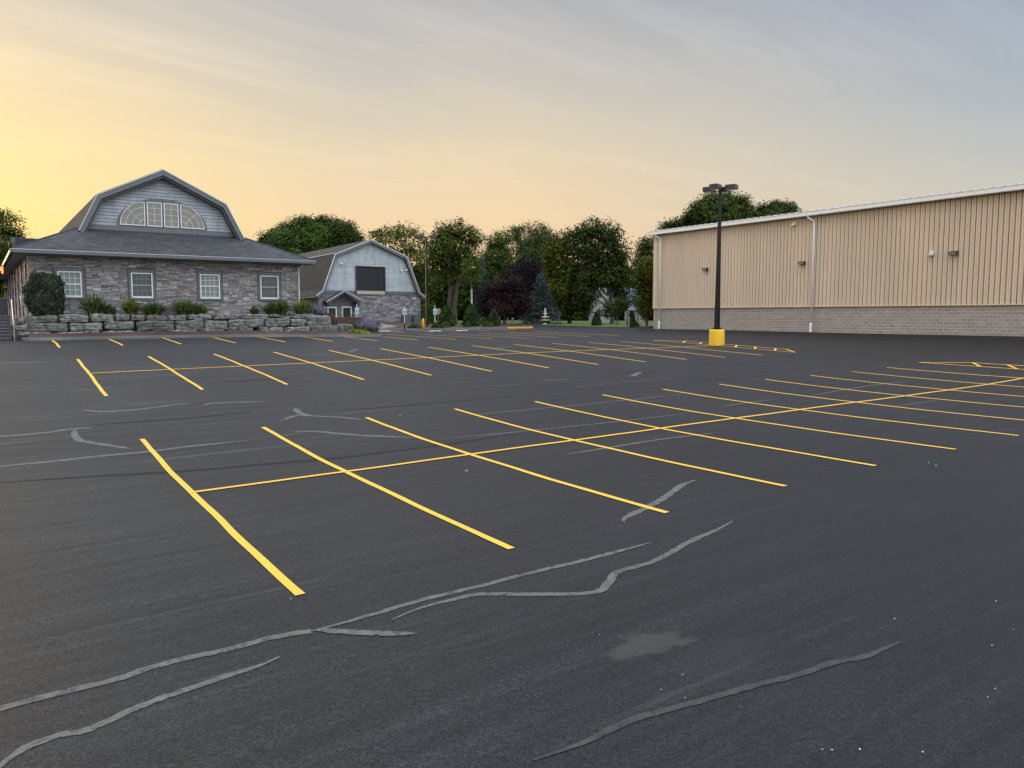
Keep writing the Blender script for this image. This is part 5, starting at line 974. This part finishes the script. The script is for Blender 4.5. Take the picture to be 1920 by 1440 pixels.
def col(stops): return ramp(nt, el, stops)
ZEN = (2.45, 2.6, 2.9)
def deg(d): return max(0.0, d/90)
c0 = col([(0, srgb(254, 212, 116)), (deg(6), srgb(254, 226, 128)), (deg(12), srgb(250, 221, 156)), (deg(17), srgb(230, 211, 175)), (deg(22), srgb(203, 194, 178)), (deg(34), (.85, .88, .92)), (deg(60), ZEN)])
c1 = col([(0, srgb(245, 203, 154)), (deg(5), srgb(240, 206, 163)), (deg(11), srgb(224, 206, 174)), (deg(17), srgb(196, 190, 180)), (deg(22), srgb(172, 173, 177)), (deg(36), (.80, .86, .95)), (deg(60), ZEN)])
c2 = col([(0, srgb(206, 190, 168)), (deg(6), srgb(200, 196, 182)), (deg(13), srgb(172, 180, 186)), (deg(22), srgb(142, 154, 178)), (deg(36), (.70, .78, .92)), (deg(60), ZEN)])
c3 = col([(0, (.95, .98, 1.02)), (deg(8), (1.2, 1.27, 1.36)), (deg(20), (1.5, 1.6, 1.74)), (deg(40), (1.9, 2.02, 2.2)), (deg(62), ZEN), (1, ZEN)])
def seg(a, b): return math_(nt, 'DIVIDE', math_(nt, 'SUBTRACT', ang, a), b-a, True)
base = mixc(nt, seg(.03, .22), c0, c1); base = mixc(nt, seg(.28, .47), base, c2); base = mixc(nt, seg(.47, .75), base, c3)
# thin cirrus on a high flat layer
cz = math_(nt, 'MAXIMUM', z_, .04); cb = nt.nodes.new('ShaderNodeCombineXYZ'); lk(nt, math_(nt, 'DIVIDE', x_, cz), cb.inputs[0]); lk(nt, math_(nt, 'DIVIDE', y_, cz), cb.inputs[1])
def cmap(rot, sc):
    mp = nt.nodes.new('ShaderNodeMapping'); mp.vector_type = 'TEXTURE'; mp.inputs['Rotation'].default_value = (0, 0, rot); mp.inputs['Scale'].default_value = tuple(1/q for q in sc); lk(nt, cb.outputs[0], mp.inputs['Vector']); return mp.outputs[0]
n1 = noise(nt, cmap(R(9), (.45, 2.6, 1)), 1.0, 9, .62); n2 = noise(nt, cmap(R(-10), (.5, .8, 1)), .6, 3); n3 = noise(nt, cmap(R(24), (.4, 4.2, 1)), 1.0, 8, .6)
cl = math_(nt, 'MULTIPLY', ramp(nt, n1, [(.46, 0.0), (.68, 1.0)]), ramp(nt, n2, [(.38, 0.0), (.62, 1.0)])); cl = math_(nt, 'ADD', cl, math_(nt, 'MULTIPLY', ramp(nt, n3, [(.5, 0.0), (.8, 1.0)]), .25))
fade = ramp(nt, z_, [(.10, 0.04), (.22, .7), (.4, 1.0), (.7, .3)]); base = mixc(nt, math_(nt, 'MULTIPLY', cl, math_(nt, 'MULTIPLY', fade, .46)), base, mixc(nt, 1.0, base, (1.5, 1.42, 1.36), 'MULTIPLY'))
below = math_(nt, 'LESS_THAN', z_, 0.0)
sky = nt.nodes.new('ShaderNodeTexSky'); sky.sky_type = 'NISHITA'; sky.sun_disc = False; sky.sun_elevation = SUN_EL; sky.sun_rotation = SUN_AZ; sky.dust_density = 3
b1 = nt.nodes.new('ShaderNodeBackground'); lk(nt, base, b1.inputs[0]); b1.inputs[1].default_value = 1.06
b2 = nt.nodes.new('ShaderNodeBackground'); lk(nt, sky.outputs[0], b2.inputs[0]); b2.inputs[1].default_value = .012
ad = nt.nodes.new('ShaderNodeAddShader'); lk(nt, b1.outputs[0], ad.inputs[0]); lk(nt, b2.outputs[0], ad.inputs[1]); ou = nt.nodes.new('ShaderNodeOutputWorld'); lk(nt, ad.outputs[0], ou.inputs[0])
L = bpy.data.lights.new('sun', 'SUN'); L.energy = 1.0; L.angle = R(12); L.color = (1, .74, .46); lo = bpy.data.objects.new('sun', L); COL.objects.link(lo)
dv = Vector((math.sin(SUN_AZ)*math.cos(SUN_EL), math.cos(SUN_AZ)*math.cos(SUN_EL), math.sin(SUN_EL))); lo.rotation_euler = dv.to_track_quat('Z', 'Y').to_euler(); lo.location = (0, 0, 40)
# ------------------------------------------------------------------ camera and film
cam = bpy.data.cameras.new('camera'); co = bpy.data.objects.new('camera', cam); COL.objects.link(co); co.location = (0, 0, CH); co.rotation_euler = (math.pi/2-PITCH, 0, -YAW)
cam.sensor_width = 36; cam.lens = FPX/1920*36; cam.clip_end = 9000; cam.clip_start = .05; S.camera = co
S.view_settings.view_transform = 'Standard'; S.view_settings.look = 'None'; S.view_settings.exposure = 0; S.view_settings.gamma = 1
S.cycles.max_bounces = 6; S.cycles.diffuse_bounces = 3; S.cycles.glossy_bounces = 3; S.cycles.transparent_max_bounces = 4; S.cycles.use_denoising = True
for o in list(S.objects):
    if 'org' in o.keys(): del o['org']
